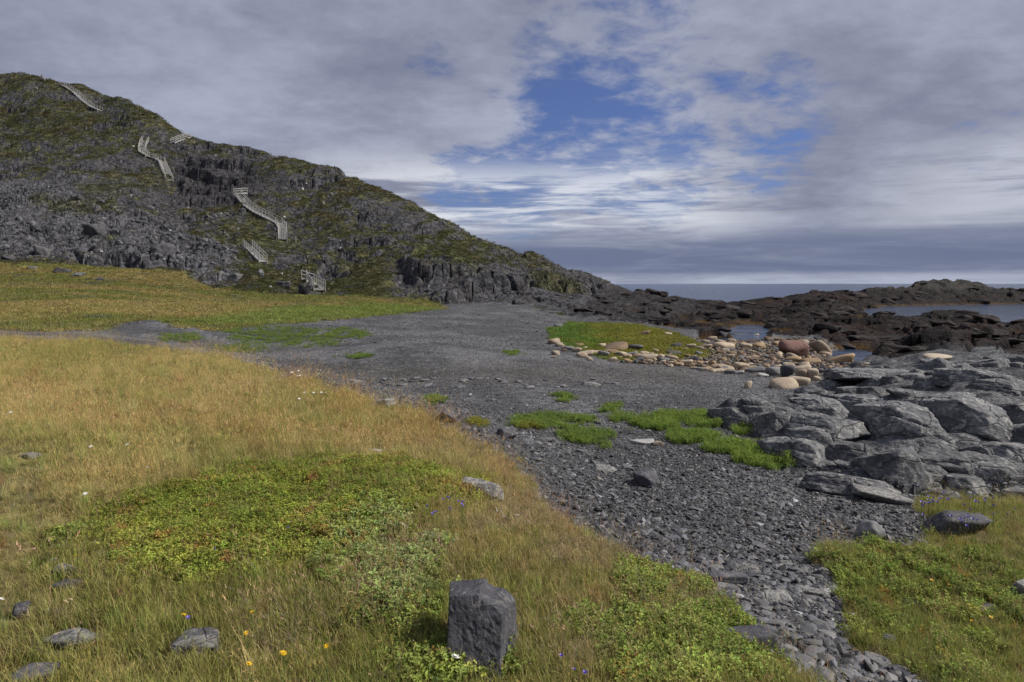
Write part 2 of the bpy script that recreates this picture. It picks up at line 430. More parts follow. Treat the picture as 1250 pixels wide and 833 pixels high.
c = lerp(c, (.13, .11, .06), sstep(wM, .05, .6) * .8)
C[m] = c[m]
m = (REG == MEADOW) | (REG == TURF)
c = lerp(full((.13, .10, .045)), (.19, .15, .06), sstep(n2, -.4, .4))
c = lerp(c, (.08, .10, .03), sstep(n1, -.1, .4) * .8)
C[m] = c[m]
m = REG == LAWN
c = lerp(full((.108, .104, .036)), (.090, .108, .030), sstep(n1 + .4 * n2, -.25, .35))
c = lerp(c, (.175, .135, .060), sstep(fbm(GX * .05, GY * .16, 75, 4), -.05, .22) * .8)
c = lerp(c, (.13, .09, .035), sstep(n2 + .6 * n3, .02, .4) * .75)
c = lerp(c, (.07, .068, .062), sstep(fbm(GX * .22, GY * .5, 76, 4), .2, .34) * .7)
c = lerp(c, (.100, .122, .034), blur(inpoly(QX, QY, [(210,395),(330,376),(480,371),(540,377),(480,386),(330,397)]) * 1.0, 4) * .9)
c = lerp(c, (.18, .14, .06), blur(inpoly(QX, QY, [(-400,400),(0,392),(130,384),(240,388),(330,380),(240,366),(0,370),(-400,370)]) * 1.0, 6) * .55)
C[m] = c[m]
m = REG == MARSH
c = lerp(full((.15, .15, .03)), (.09, .15, .03), sstep(n1 * .7 - (PX - 740) / 160, -.2, .5))
c = lerp(c, (.15, .09, .03), sstep(n2, .1, .45) * .7)
C[m] = c[m]
m = REG == HILL  # rock and heath painted darker to stand in for cloud shadow on the hill
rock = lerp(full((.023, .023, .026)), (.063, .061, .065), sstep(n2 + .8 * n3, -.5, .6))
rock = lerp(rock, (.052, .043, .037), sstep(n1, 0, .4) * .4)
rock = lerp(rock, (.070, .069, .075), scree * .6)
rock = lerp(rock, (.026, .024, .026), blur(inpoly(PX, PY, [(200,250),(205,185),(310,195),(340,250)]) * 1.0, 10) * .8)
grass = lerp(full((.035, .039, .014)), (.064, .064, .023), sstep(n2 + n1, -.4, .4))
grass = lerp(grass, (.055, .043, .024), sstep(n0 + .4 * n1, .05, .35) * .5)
up = sstep(PY, 270, 130) * .16
low_g = sstep(PY, 240, 340) * .13 + sstep(PX, 220, 330) * .05
veg = sstep(NZB + .46 * n1 + .30 * n2 + up - .10 + low_g + .35 * n0 - .34 * scree - .30 * blur(cl_zone * 1.0, 6) - .25 * sstep(PX, 560, 720), .755, .945)
veg = np.maximum(veg, sstep(blur((REG == LAWN) * 1.0, 14) + .35 * n2 + .25 * n1, .12, .34) * .9)
veg *= sstep(NZ, .42, .62)
band = blur((inpoly(QX, QY, [(90,228),(210,221),(215,228),(100,238)]) | inpoly(QX, QY, [(30,240),(130,242),(150,262),(60,262)]) | inpoly(QX, QY, [(290,296),(350,292),(372,305),(300,310)]) | inpoly(QX, QY, [(120,290),(155,292),(150,300),(118,298)]) | inpoly(QX, QY, [(540,318),(575,318),(580,330),(545,328)]) | inpoly(QX, QY, [(640,333),(700,342),(715,356),(650,352)])) * 1.0, 3)
veg = np.maximum(veg, band * .85 * sstep(n2, -.5, .1))
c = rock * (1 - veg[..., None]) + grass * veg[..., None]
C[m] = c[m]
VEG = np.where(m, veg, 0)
m = REG == SHORE
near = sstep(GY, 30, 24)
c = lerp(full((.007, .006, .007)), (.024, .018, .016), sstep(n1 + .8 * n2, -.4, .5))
c = lerp(c, (.030, .017, .013), sstep(n0 + .5 * n2, 0, .35) * .6)
c = lerp(c, (.052, .050, .052), sstep(n3 + .5 * n2, .2, .7) * .35)
gl = lerp(full((.022, .022, .024)), (.062, .061, .063), sstep(n2 + .8 * n3, -.4, .6))
c = c + (gl - c) * (sstep(PX, 930, 800) * sstep(Zt, .3, .8) * .75)[..., None]
c = lerp(c, (.045, .044, .038), sstep(Zt, 2.2, 3.6) * sstep(GY, 110, 130) * .7)
c = lerp(c, (.075, .043, .013), sstep(Zt + .12 * n2, .38, .12) * sstep(n1 + .4 * n2, -.35, .1) * .85)
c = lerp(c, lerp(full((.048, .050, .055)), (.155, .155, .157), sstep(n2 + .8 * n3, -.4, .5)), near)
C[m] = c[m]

# ------------------------------------------------------------------ materials
def mat(name):
    m_ = bpy.data.materials.new(name)
    m_.use_nodes = True
    T = NT(m_.node_tree)
    out = T.n('ShaderNodeOutputMaterial')
    bs = T.n('ShaderNodeBsdfPrincipled')
    T.l(bs.outputs[0], out.inputs[0])
    return m_, T, bs
def ground_mat(name, sc_=6.0, var=.45, bump=.35, vor=0.0, rough=.9, dist=.05):
    m_, T, bs = mat(name)
    col = T.n('ShaderNodeAttribute', attribute_name='col').outputs['Color']
    pos = T.n('ShaderNodeNewGeometry').outputs['Position']
    a = T.noise(pos, sc_, 6, .65)
    b = T.noise(pos, sc_ * 5, 4, .6)
    f = T.m('ADD', T.m('MULTIPLY', a, .6), T.m('MULTIPLY', b, .4))
    f = T.ss(f, .30, .70, 1 - var, 1 + var)
    if vor:
        vn = T.n('ShaderNodeTexVoronoi', inp={'Vector': pos, 'Scale': vor})
        vc = T.n('ShaderNodeSeparateColor', inp={0: vn.outputs['Color']})
        f = T.m('MULTIPLY', f, T.ss(vc.outputs[0], 0, 1, .55, 1.55))
    comb = T.n('ShaderNodeCombineXYZ', inp={0: f, 1: f, 2: f})
    cc = T.mix(1.0, col, comb.outputs[0], 'MULTIPLY')
    T.l(cc, bs.inputs['Base Color'])
    bs.inputs['Roughness'].default_value = rough
    bs.inputs['Specular IOR Level'].default_value = .25
    h = T.m('ADD', a, T.m('MULTIPLY', b, .4))
    if vor:
        h = T.m('ADD', h, T.m('MULTIPLY', vn.outputs['Distance'], -.8))
    bp = T.n('ShaderNodeBump', inp={'Strength': bump, 'Distance': dist, 'Height': h})
    T.l(bp.outputs[0], bs.inputs['Normal'])
    return m_
M = {}
M['meadow'] = ground_mat('thatch_soil', 9, .5, .6, 0, .95, .03)
M['shingle'] = ground_mat('slate_shingle', 3, .38, 1.0, 14, .8, .04)
M['lawn'] = ground_mat('turf', 2.2, .45, .8, 0, .95, .25)
M['hill'] = ground_mat('hill_rock_and_heath', 1.3, .5, .8, 1.6, .9, .35)
M['shore'] = ground_mat('shore_rock', 1.7, .5, 1.0, 0, .8, .35)
M['shore'].node_tree.nodes['Principled BSDF'].inputs['Specular IOR Level'].default_value = .08

def tag(o, label=None, cat=None, group=None, kind=None):
    if label: o['label'] = label
    if cat: o['category'] = cat
    if group: o['group'] = group
    if kind: o['kind'] = kind
    return o
def grid_obj(name, sel, material):
    """the faces of the land grid chosen by sel (per cell)"""
    iv, iu = np.where(sel)
    a = iv * NU + iu
    q = np.stack([a, a + 1, a + NU + 1, a + NU], 1)
    used, inv = np.unique(q.ravel(), return_inverse=True)
    me = bpy.data.meshes.new(name)
    me.vertices.add(len(used))
    me.vertices.foreach_set('co', np.stack([GX.ravel()[used], GY.ravel()[used], Zt.ravel()[used]], 1).astype(np.float32).ravel())
    me.loops.add(len(inv)); me.loops.foreach_set('vertex_index', inv.astype(np.int32))
    me.polygons.add(len(q)); me.polygons.foreach_set('loop_start', np.arange(0, len(inv), 4, dtype=np.int32))
    at_ = me.attributes.new('col', 'FLOAT_COLOR', 'POINT')
    cc = np.ones((len(used), 4), np.float32); cc[:, :3] = C.reshape(-1, 3)[used]
    at_.data.foreach_set('color', cc.ravel())
    me.update(calc_edges=True)
    me.shade_smooth() if material in ('meadow', 'shingle', 'lawn') else me.shade_flat()
    me.materials.append(M[material])
    o = bpy.data.objects.new(name, me); COL.objects.link(o)
    o['kind'] = 'structure'
    return o
RC = REG[:-1, :-1]
ZC = np.maximum.reduce([Zt[:-1, :-1], Zt[1:, :-1], Zt[:-1, 1:], Zt[1:, 1:]])
grid_obj('meadow', (RC == MEADOW) | (RC == TURF), 'meadow')
grid_obj('shingle_beach', RC == SHINGLE, 'shingle')
grid_obj('lawn', RC == LAWN, 'lawn')
grid_obj('salt_marsh', RC == MARSH, 'lawn')
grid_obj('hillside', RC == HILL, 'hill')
grid_obj('rocky_shore', (RC == SHORE) & (ZC > -.6), 'shore')

# ------------------------------------------------------------------ sea
def sea():
    m_, T, bs = mat('sea_water')
    pos = T.n('ShaderNodeNewGeometry').outputs['Position']
    mp = T.n('ShaderNodeMapping', inp={'Vector': pos, 'Scale': (.55, 1.0, 1.0), 'Rotation': (0, 0, .3)}).outputs[0]
    a = T.noise(mp, .9, 5, .6, .4); b = T.noise(mp, .12, 4, .55)
    h = T.m('ADD', T.m('MULTIPLY', a, .30), T.m('MULTIPLY', b, 1.6))
    bp = T.n('ShaderNodeBump', inp={'Strength': .9, 'Distance': 1.6, 'Height': h})
    # shallow tide pools lie calm: waves only away from the land
    sp = T.n('ShaderNodeSeparateXYZ', inp={0: pos})
    T.l(T.ss(sp.outputs[1], 62, 95, .40, .9), bp.inputs['Strength'])
    T.l(bp.outputs[0], bs.inputs['Normal'])
    bs.inputs['Base Color'].default_value = (.014, .030, .060, 1)
    bs.inputs['Specular IOR Level'].default_value = .5
    bs.inputs['Roughness'].default_value = .12
    bs.inputs['IOR'].default_value = 1.33
    me = bpy.data.meshes.new('sea')
    xs = [-30000, -2000, -300, -60, 0, 60, 120, 300, 2000, 30000]; ys = [20, 45, 70, 100, 160, 400, 2000, 9000, 40000]
    vs = [(x, y, 0) for y in ys for x in xs]
    nx = len(xs)
    me.from_pydata(vs, [], [(j * nx + i, j * nx + i + 1, (j + 1) * nx + i + 1, (j + 1) * nx + i) for j in range(len(ys) - 1) for i in range(nx - 1)])
    me.materials.append(m_)
    o = bpy.data.objects.new('sea', me); COL.objects.link(o); o['kind'] = 'structure'
sea()

# ------------------------------------------------------------------ rocks
def rock_mat(name, c0, c1, lichen=None, lf=.4, scale=3.0, rough=.85, bump=.5, crack=0.0, strata=0.0):
    m_, T, bs = mat(name)
    tc = T.n('ShaderNodeTexCoord').outputs['Object']
    rnd = T.n('ShaderNodeObjectInfo').outputs['Random']
    off = T.n('ShaderNodeVectorMath', operation='ADD', inp={0: tc, 1: T.n('ShaderNodeCombineXYZ', inp={0: T.m('MULTIPLY', rnd, 37), 1: 0.0, 2: T.m('MULTIPLY', rnd, 11)}).outputs[0]}).outputs[0]
    a = T.noise(off, scale, 7, .68, .3)
    b = T.noise(off, scale * 7, 5, .65)
    f = T.ss(T.m('ADD', T.m('MULTIPLY', a, .65), T.m('MULTIPLY', b, .35)), .34, .66)
    col = T.mix(f, c0, c1)
    if lichen:
        l1 = T.ss(T.m('ADD', T.noise(off, scale * 2.3, 6, .7, .8), T.m('MULTIPLY', b, .25)), .72 - lf * .3, .84 - lf * .3)
        col = T.mix(T.m('MULTIPLY', l1, .8), col, lichen)
    h = T.m('ADD', a, T.m('MULTIPLY', b, .45))
    if crack:
        ds = T.n('ShaderNodeVectorMath', operation='ADD', inp={0: off, 1: T.n('ShaderNodeVectorMath', operation='SCALE', inp={0: T.noise(off, scale * .8, 3, .5, 0, False), 'Scale': .5 / scale}).outputs[0]}).outputs[0]
        vn = T.n('ShaderNodeTexVoronoi', feature='DISTANCE_TO_EDGE', inp={'Vector': T.n('ShaderNodeMapping', inp={'Vector': ds, 'Scale': (1.0, .55, 2.2), 'Rotation': (.3, .5, .7)}).outputs[0], 'Scale': crack})
        e = T.ss(vn.outputs['Distance'], 0.0, .035)
        h = T.m('ADD', h, T.m('MULTIPLY', e, .55))
    if strata:
        wv = T.n('ShaderNodeTexWave', inp={'Vector': T.n('ShaderNodeMapping', inp={'Vector': off, 'Rotation': (.5, .35, .2)}).outputs[0], 'Scale': strata, 'Distortion': 6.0, 'Detail': 4.0, 'Detail Scale': 1.2})
        h = T.m('ADD', h, T.m('MULTIPLY', wv.outputs['Fac'], .10))
    rv = T.ss(rnd, 0, 1, .8, 1.2)
    col = T.mix(1.0, col, T.n('ShaderNodeCombineXYZ', inp={0: rv, 1: rv, 2: rv}).outputs[0], 'MULTIPLY')
    T.l(col, bs.inputs['Base Color'])
    bs.inputs['Roughness'].default_value = rough
    bs.inputs['Specular IOR Level'].default_value = .3
    bp = T.n('ShaderNodeBump', inp={'Strength': bump, 'Distance': .06, 'Height': h})
    T.l(bp.outputs[0], bs.inputs['Normal'])
    return m_
M['bedrock'] = rock_mat('grey_bedrock', (.042, .044, .049), (.15, .15, .152), (.28, .274, .25), .30, 2.4, .75, .9, 1.6, 2.6)
M['slate'] = rock_mat('dark_slate', (.045, .045, .053), (.095, .094, .104), (.20, .19, .175), .18, 6, .75, .55, 0, 3.0)
M['slate_lichen'] = rock_mat('lichen_slate', (.075, .075, .08), (.15, .148, .15), (.27, .26, .235), .5, 8, .85, .7, 5.0)
M['tan'] = rock_mat('tan_granite', (.235, .180, .120), (.36, .285, .205), (.43, .38, .31), .2, 1.5, .8, .25)
M['ochre'] = rock_mat('ochre_granite', (.19, .125, .065), (.29, .20, .115), (.34, .27, .17), .2, 1.5, .8, .25)
M['cream'] = rock_mat('cream_granite', (.28, .225, .165), (.39, .325, .25), None, 0, 1.5, .8, .2)
M['red'] = rock_mat('red_granite', (.12, .068, .058), (.20, .105, .082), (.18, .125, .10), .3, .9, .8, .4, .6)
M['brownrock'] = rock_mat('brown_stone', (.10, .07, .045), (.19, .135, .085), None, 0, 1.5, .8, .3)
M['greystone'] = rock_mat('grey_stone', (.10, .10, .10), (.19, .187, .18), None, 0, 1.5, .85, .35)
M['white'] = rock_mat('pale_quartz', (.30, .295, .28), (.46, .45, .43), None, 0, 2, .8, .25)
M['hillpale'] = rock_mat('hill_pale_rock', (.07, .07, .073), (.15, .148, .145), None, 0, 1.2, .9, 1.0, .6)
M['hilldark'] = rock_mat('hill_dark_rock', (.030, .030, .034), (.085, .083, .088), (.12, .118, .11), .2, 1.0, .9, 1.0, .6)
M['reef'] = rock_mat('reef_rock', (.012, .010, .011), (.042, .034, .031), (.075, .068, .062), .2, .8, .85, 1.0, .5)
M['reef'].node_tree.nodes['Principled BSDF'].inputs['Specular IOR Level'].default_value = .1
M['chip'] = rock_mat('slate_chip', (.055, .055, .062), (.15, .149, .157), None, 0, 12, .62, .2)

def p3(x, y, z, s):
    return (perlin(x + z * .71 + 3.1, y - z * .53, s) + perlin(y + 1.7, z + x * .37, s + 5) + perlin(z - y * .41, x + 7.7, s + 9)) / 1.9
def f3(v, f, s, o=4, g_=.5):
    t = 0; a = 1; n_ = 0
    for i in range(o):
        t = t + a * p3(v[:, 0] * f, v[:, 1] * f, v[:, 2] * f, s + 31 * i); n_ += a; f *= 2.05; a *= g_
    return t / n_
_ico = {}
def ico(sub):
    if sub not in _ico:
        bm = bmesh.new(); bmesh.ops.create_icosphere(bm, subdivisions=sub, radius=1)
        bm.verts.ensure_lookup_table()
        _ico[sub] = (np.array([v.co[:] for v in bm.verts]), np.array([[v.index for v in f.verts] for f in bm.faces]))
        bm.free()
    return _ico[sub]
def tri_mesh(name, v, f, m_=None, smooth=True):
    me = bpy.data.meshes.new(name)
    me.vertices.add(len(v)); me.vertices.foreach_set('co', v.astype(np.float32).ravel())
    k_ = f.shape[1]
    me.loops.add(f.size); me.loops.foreach_set('vertex_index', f.astype(np.int32).ravel())
    me.polygons.add(len(f)); me.polygons.foreach_set('loop_start', np.arange(0, f.size, k_, dtype=np.int32))
    me.update(calc_edges=True)
    me.shade_smooth() if smooth else me.shade_flat()
    if m_: me.materials.append(m_)
    return me
JOINTS = [(.30, -.88, .36), (-.80, -.45, .40), (.55, .30, .78), (-.25, .15, .95), (.86, -.40, .30), (-.45, -.78, .42), (.1, -.55, .83)]
def rock_mesh(name, seed, dims=(1, 1, 1), sub=4, planes=11, sharp=26, rough=.06, strata=0.0, cuts=(), material=None, lay=(0, .25, 1), smooth=True, joints=False):
    """a broken block: a rounded convex polytope, then fractured and weathered"""
    rs = np.random.RandomState(seed)
    d, f = ico(sub)
    nrm = rs.normal(size=(planes, 3)); nrm /= np.linalg.norm(nrm, axis=1)[:, None]
    off = rs.uniform(.62, .95, planes)
    nrm = np.vstack([nrm, [(0, 0, 1), (0, 0, -1), (1, 0, 0), (-1, 0, 0), (0, 1, 0), (0, -1, 0)]]); off = np.r_[off, rs.uniform(.85, 1.0, 6)]
    if joints:                                      # faces along the joint directions that all the bedrock shares
        for jn in JOINTS:
            jn = np.array(jn) + rs.normal(0, .07, 3); nrm = np.vstack([nrm, jn / np.linalg.norm(jn)]); off = np.r_[off, rs.uniform(.50, .82)]
    for nn, oo in cuts:
        nn = np.array(nn, float); nrm = np.vstack([nrm, nn / np.linalg.norm(nn)]); off = np.r_[off, oo]
    q = np.maximum(d @ nrm.T, 1e-3) / off
    r = 1 / (np.power((q ** sharp).sum(1), 1 / sharp))
    v = d * r[:, None]
    h = rough * f3(v, 1.6, seed, 5, .55) + rough * .5 * (1 - 2 * np.abs(f3(v, 2.4, seed + 77, 3)))
    if strata:
        ly = np.array(lay, float); ly /= np.linalg.norm(ly)
        s = (v @ ly) * 4.2 + 1.1 * f3(v, 1.2, seed + 5, 3)
        fr = s - np.floor(s)
        h = h + strata * (sstep(fr, 0, .22) - .5 + .8 * ((np.floor(s) * 7.31) % 1.0 - .5))
        s2 = (v @ np.array([.8, .5, .2])) * 2.4 + .9 * f3(v, 1.5, seed + 15, 3)
        h = h - strata * 1.1 * np.exp(-((s2 - np.rint(s2)) / .05) ** 2)
    v = v * (1 + h)[:, None]
    v = v * (np.array(dims) * .5)
    return tri_mesh(name, v, f, material, smooth)
def link(name, me, loc=(0, 0, 0), rot=(0, 0, 0), scl=(1, 1, 1), parent=None):
    o = bpy.data.objects.new(name, me)
    COL.objects.link(o)
    o.location = loc; o.rotation_euler = rot; o.scale = scl
    if parent: o.parent = parent
    return o
def near_name(px, py, marks):
    return min(marks, key=lambda m_: (m_[0] - px) ** 2 + 4 * (m_[1] - py) ** 2)[2]
KEEP = []          # (x, y, r) ground taken by rocks: no plants grow there
def put_rock(name, px, py, w, h, seed, label, cat, material, depth=.8, group=None, sink=.25, rz=None, tilt=(0, 0), sub=4, rough=.06, strata=0.0, planes=11, sharp=26, cuts=(), lay=(0, .25, 1), keep=.8, shared=None, smooth=True, joints=False):
    """px,py: where its foot meets the ground in front; w,h: its size in the photograph"""
    p = hit(px, py)
    W_ = w * p[1] / F
    H_ = h * p[1] / F
    D_ = W_ * depth
    sa = max(0, (CAMZ - p[2]) / math.hypot(p[1], CAMZ - p[2]))
    H_ = max(.5 * H_, H_ - .6 * D_ * sa)          # seen from above, part of its height in the picture is its top
    rs = random.Random(seed)
    z = gz(p[0], p[1] + D_ * .45)
    hh = (H_) / (1 - sink)
    loc = (p[0] * (1 + .45 * D_ / p[1]), p[1] + D_ * .45, min(p[2], z) + hh * (.5 - sink))
    rot = (R(tilt[0]), R(tilt[1]), rs.uniform(-.4, .4) if rz is None else R(rz))
    if shared is None:
        me = rock_mesh(name, seed, (W_, D_, hh), sub, planes, sharp, rough, strata, cuts, M[material], lay, smooth, joints)
        o = link(name, me, loc, rot)
    else:
        o = link(name, shared, loc, rot, (W_, D_, hh))
    tag(o, label, cat, group)
    KEEP.append((loc[0], loc[1], .5 * max(W_, D_) * keep))
    return o

# --- outcrop on the right: separate blocks of broken bedrock
OC = [  # px, foot, width, height, seed, strata, label
 (1092, 597, 104, 62, 11, .05, 'large domed grey rock with curved cracks at the front of the outcrop'),
 (975, 573, 72, 50, 12, .06, 'blocky grey rock with dark left face at the end of the green plant strip'),
 (1030, 608, 118, 40, 13, .07, 'long low pale rock slab lying in front of the domed rock'),
 (1182, 608, 56, 32, 14, .05, 'pale cracked block among grass at the foot of the outcrop'),
 (1158, 588, 80, 48, 15, .07, 'smooth dark slab leaning behind the pale cracked block'),
 (1222, 598, 56, 34, 16, .05, 'rounded grey block beside the pale cracked block'),
 (1153, 613, 36, 18, 17, .05, 'small squat grey block beside the domed rock'),
 (1012, 541, 92, 44, 18, .07, 'flat-topped fractured grey rock behind the blocky dark-faced rock'),
 (1104, 540, 92, 56, 19, .08, 'jagged grey rock with pale fracture faces behind the domed rock'),
 (1184, 538, 84, 68, 20, .06, 'broad smooth grey slab, tallest rock of the outcrop'),
 (1058, 505, 66, 28, 21, .08, 'dark rock with a white broken face on the outcrop'),
 (1000, 503, 56, 24, 22, .06, 'dark rounded rock overlooking the shingle'),
 (1096, 466, 132, 24, 23, .06, 'long low whaleback of grey rock below the tide pools'),
 (1196, 470, 66, 26, 24, .06, 'row-topped grey rock at the seaward edge of the outcrop'),
 (1230, 566, 50, 32, 25, .05, 'shadowed block wedged under the tall smooth slab'),
 (1192, 566, 36, 30, 26, .05, 'upright cracked block in the middle of the outcrop'),
 (944, 532, 46, 38, 27, .07, 'split upright grey rock beside the green plant strip'),
 (902, 524, 62, 32, 28, .06, 'low ribbed grey rock rising from the shingle behind the green plants'),
 (1246, 530, 48, 46, 29, .06, 'steep grey rock with a mossy foot at the outcrop'),
 (1040, 568, 60, 40, 30, .06, 'dark hollowed rock wedged behind the domed rock'),
 (1135, 500, 60, 26, 31, .07, 'ridged grey rock on the crest of the outcrop'),
 (1226, 484, 60, 24, 32, .07, 'tilted grey plate on the crest of the outcrop'),
 (1290, 560, 80, 60, 33, .06, 'grey bedrock block at the far side of the outcrop'),
 (1310, 610, 80, 36, 34, .06, 'low grey rock at the edge of the turf'),
 (1252, 612, 34, 18, 36, .05, 'small pale stone where the turf meets the outcrop')]
for i, (px, fy, w, h, sd, st, lb) in enumerate(OC):
    put_rock('bedrock_block', px, fy, w * 1.12, h * 1.08, sd, lb, 'rock', 'bedrock', depth=1.0 if w < 100 else .65, sink=.3, sub=5, strata=st * .7, rough=.07, planes=5, sharp=80, lay=(.35, .2, 1), keep=.7, rz=(sd * 3) % 13 - 6, tilt=((sd * 7) % 7 - 3, (sd * 5) % 9 - 4), joints=True)
rs = random.Random(4)
OMARK = [(px, fy - h * .4, 'wedged against the ' + ' '.join(lb.split(' ')[:4]).rstrip(',') + (' rock' if 'rock' not in lb.split(' ')[:4] and 'slab' not in lb.split(' ')[:4] and 'block' not in lb.split(' ')[:4] else '')) for px, fy, w, h, sd, st, lb in OC]
FBL = [rock_mesh('fractured_block', 300 + i, (1, 1, 1), 4, 4, 80, .06, .03, lay=(.3, .2, 1), joints=True) for i in range(9)]
for s_ in FBL: s_.materials.append(M['bedrock'])
nfb = 0
OPOLY = [(880,512),(930,496),(990,486),(1030,466),(1062,452),(1130,446),(1262,444),(1262,602),(1185,600),(1120,592),(1050,584),(968,566),(952,540),(892,520)]
while nfb < 130:
    px = rs.uniform(880, 1262); py = 444 + 160 * rs.random() ** 1.25
    if not inpoly(np.array([px]), np.array([py]), OPOLY)[0]: continue
    w = rs.uniform(26, 66) * (.62 + .55 * (py - 444) / 150)
    h = w * rs.uniform(.32, .56)
    put_rock('fractured_block', px, py, w, h, 900 + nfb, 'grey fractured bedrock block ' + near_name(px, py, OMARK), 'rock', 'bedrock', group='fractured blocks of the outcrop', depth=rs.uniform(.8, 1.3), sink=.42, shared=FBL[nfb % 9], rz=rs.uniform(-10, 10), tilt=(rs.uniform(-6, 6), rs.uniform(-7, 7)), keep=.6)
    nfb += 1

# --- rocks in the meadow and on the shingle
MR = [ # px, foot, w, h, seed, mat, depth, label
 (247, 806, 66, 40, 101, 'slate_lichen', .8, 'half-buried lichen-speckled rock among yellow flowers'),
 (84, 795, 78, 24, 102, 'slate_lichen', .5, 'long flat grey stone lying in the grass'),
 (38, 838, 70, 34, 103, 'slate', .7, 'streaked slate slab poking up beside the long flat stone'),
 (25, 757, 24, 22, 104, 'slate', .6, 'small pointed grey stone in the trodden grass'),
 (67, 755, 24, 14, 105, 'slate', .6, 'small square dark stone in the grass beside the pointed stone'),
 (84, 721, 32, 15, 106, 'slate', .6, 'dark oval stone, lower of a pair in the grass'),
 (76, 703, 28, 14, 107, 'slate_lichen', .6, 'pale oval stone, upper of a pair in the grass'),
 (67, 688, 14, 8, 108, 'slate_lichen', .6, 'tiny grey stone above the pair of oval stones'),
 (38, 562, 24, 11, 109, 'greystone', .6, 'grey stone half hidden in tan grass'),
 (44, 578, 14, 7, 110, 'slate', .6, 'small dark stone behind which tan grass grows'),
 (92, 648, 18, 10, 111, 'greystone', .6, 'small grey stone at the edge of the green heath'),
 (590, 609, 60, 27, 112, 'slate_lichen', .5, 'long weathered grey rock at the edge of the green heath'),
 (546, 517, 30, 20, 113, 'slate', .8, 'dark pointed rock where the meadow meets the shingle'),
 (466, 498, 34, 12, 114, 'slate_lichen', .6, 'low grey rock in reddish grass on the meadow brow'),
 (617, 536, 28, 15, 115, 'slate', .7, 'dark blocky rock beside yellow-green plants on the shingle'),
 (790, 596, 38, 22, 116, 'slate', .9, 'dark angular block lying alone on open shingle'),
 (736, 576, 36, 9, 117, 'slate_lichen', .6, 'flat grey slab sunk in the shingle beside the dark block'),
 (913, 796, 78, 36, 118, 'slate', .7, 'flat cracked slate slab with white spot among leafy shrubs'),
 (942, 737, 54, 20, 119, 'slate_lichen', .5, 'pale flat stone bedded in the shingle gully'),
 (886, 716, 52, 24, 120, 'slate', .6, 'long dark slate block in the shingle gully'),
 (905, 700, 44, 18, 121, 'slate_lichen', .6, 'brownish flat slab at the head of the shingle gully'),
 (985, 728, 40, 14, 137, 'slate_lichen', .6, 'grey flat slab beside the pale flat stone in the gully'),
 (1160, 657, 78, 36, 122, 'slate', .6, 'tilted purple-grey slate slab beside the turf'),
 (1062, 660, 40, 28, 123, 'greystone', .7, 'smooth pale grey rock at the tip of the turf'),
 (1080, 616, 80, 20, 138, 'slate_lichen', .6, 'layered low ledge between shingle and outcrop'),
 (1246, 735, 30, 30, 124, 'slate_lichen', .8, 'rounded grey rock standing in the right-hand turf'),
 (1202, 748, 34, 9, 125, 'slate', .6, 'thin dark slate lying in the turf'),
 (1112, 740, 24, 9, 126, 'slate', .6, 'flat grey stone in the turf beside two yellow flowers'),
 (1138, 742, 18, 6, 139, 'white', .6, 'small white stone in the turf'),
 (1085, 785, 18, 12, 127, 'slate', .7, 'small dark stone at the turf edge by the gully'),
 (1008, 728, 20, 8, 128, 'white', .6, 'pale flat stone at the turf edge'),
 (760, 708, 26, 8, 129, 'greystone', .6, 'pale grey stone in the leafy meadow slope'),
 (525, 665, 30, 16, 130, 'slate', .8, 'dark half-buried stone in the meadow, upper of two'),
 (525, 694, 32, 15, 131, 'slate', .8, 'dark half-buried stone in the meadow, lower of two'),
 (782, 543, 36, 7, 132, 'white', .5, 'white weathered slab on the shingle beside green plants'),
 (803, 545, 14, 7, 133, 'cream', .7, 'cream stone at the end of the white slab'),
 (722, 471, 24, 5, 134, 'greystone', .6, 'pale low stone on the middle of the shingle'),
 (670, 540, 16, 6, 135, 'greystone', .7, 'small pale stone on the shingle below the yellow-green plants'),
 (457, 553, 18, 4, 136, 'white', .6, 'white flat stone in dry reddish grass')]
for px, fy, w, h, sd, mt, dp, lb in MR:
    put_rock('fieldstone', px, fy, w, h, sd, lb, 'rock', mt, depth=dp, sink=.3, rough=.07, strata=.03, planes=8, sharp=34, tilt=((sd * 7) % 15 - 7, (sd * 11) % 19 - 9))

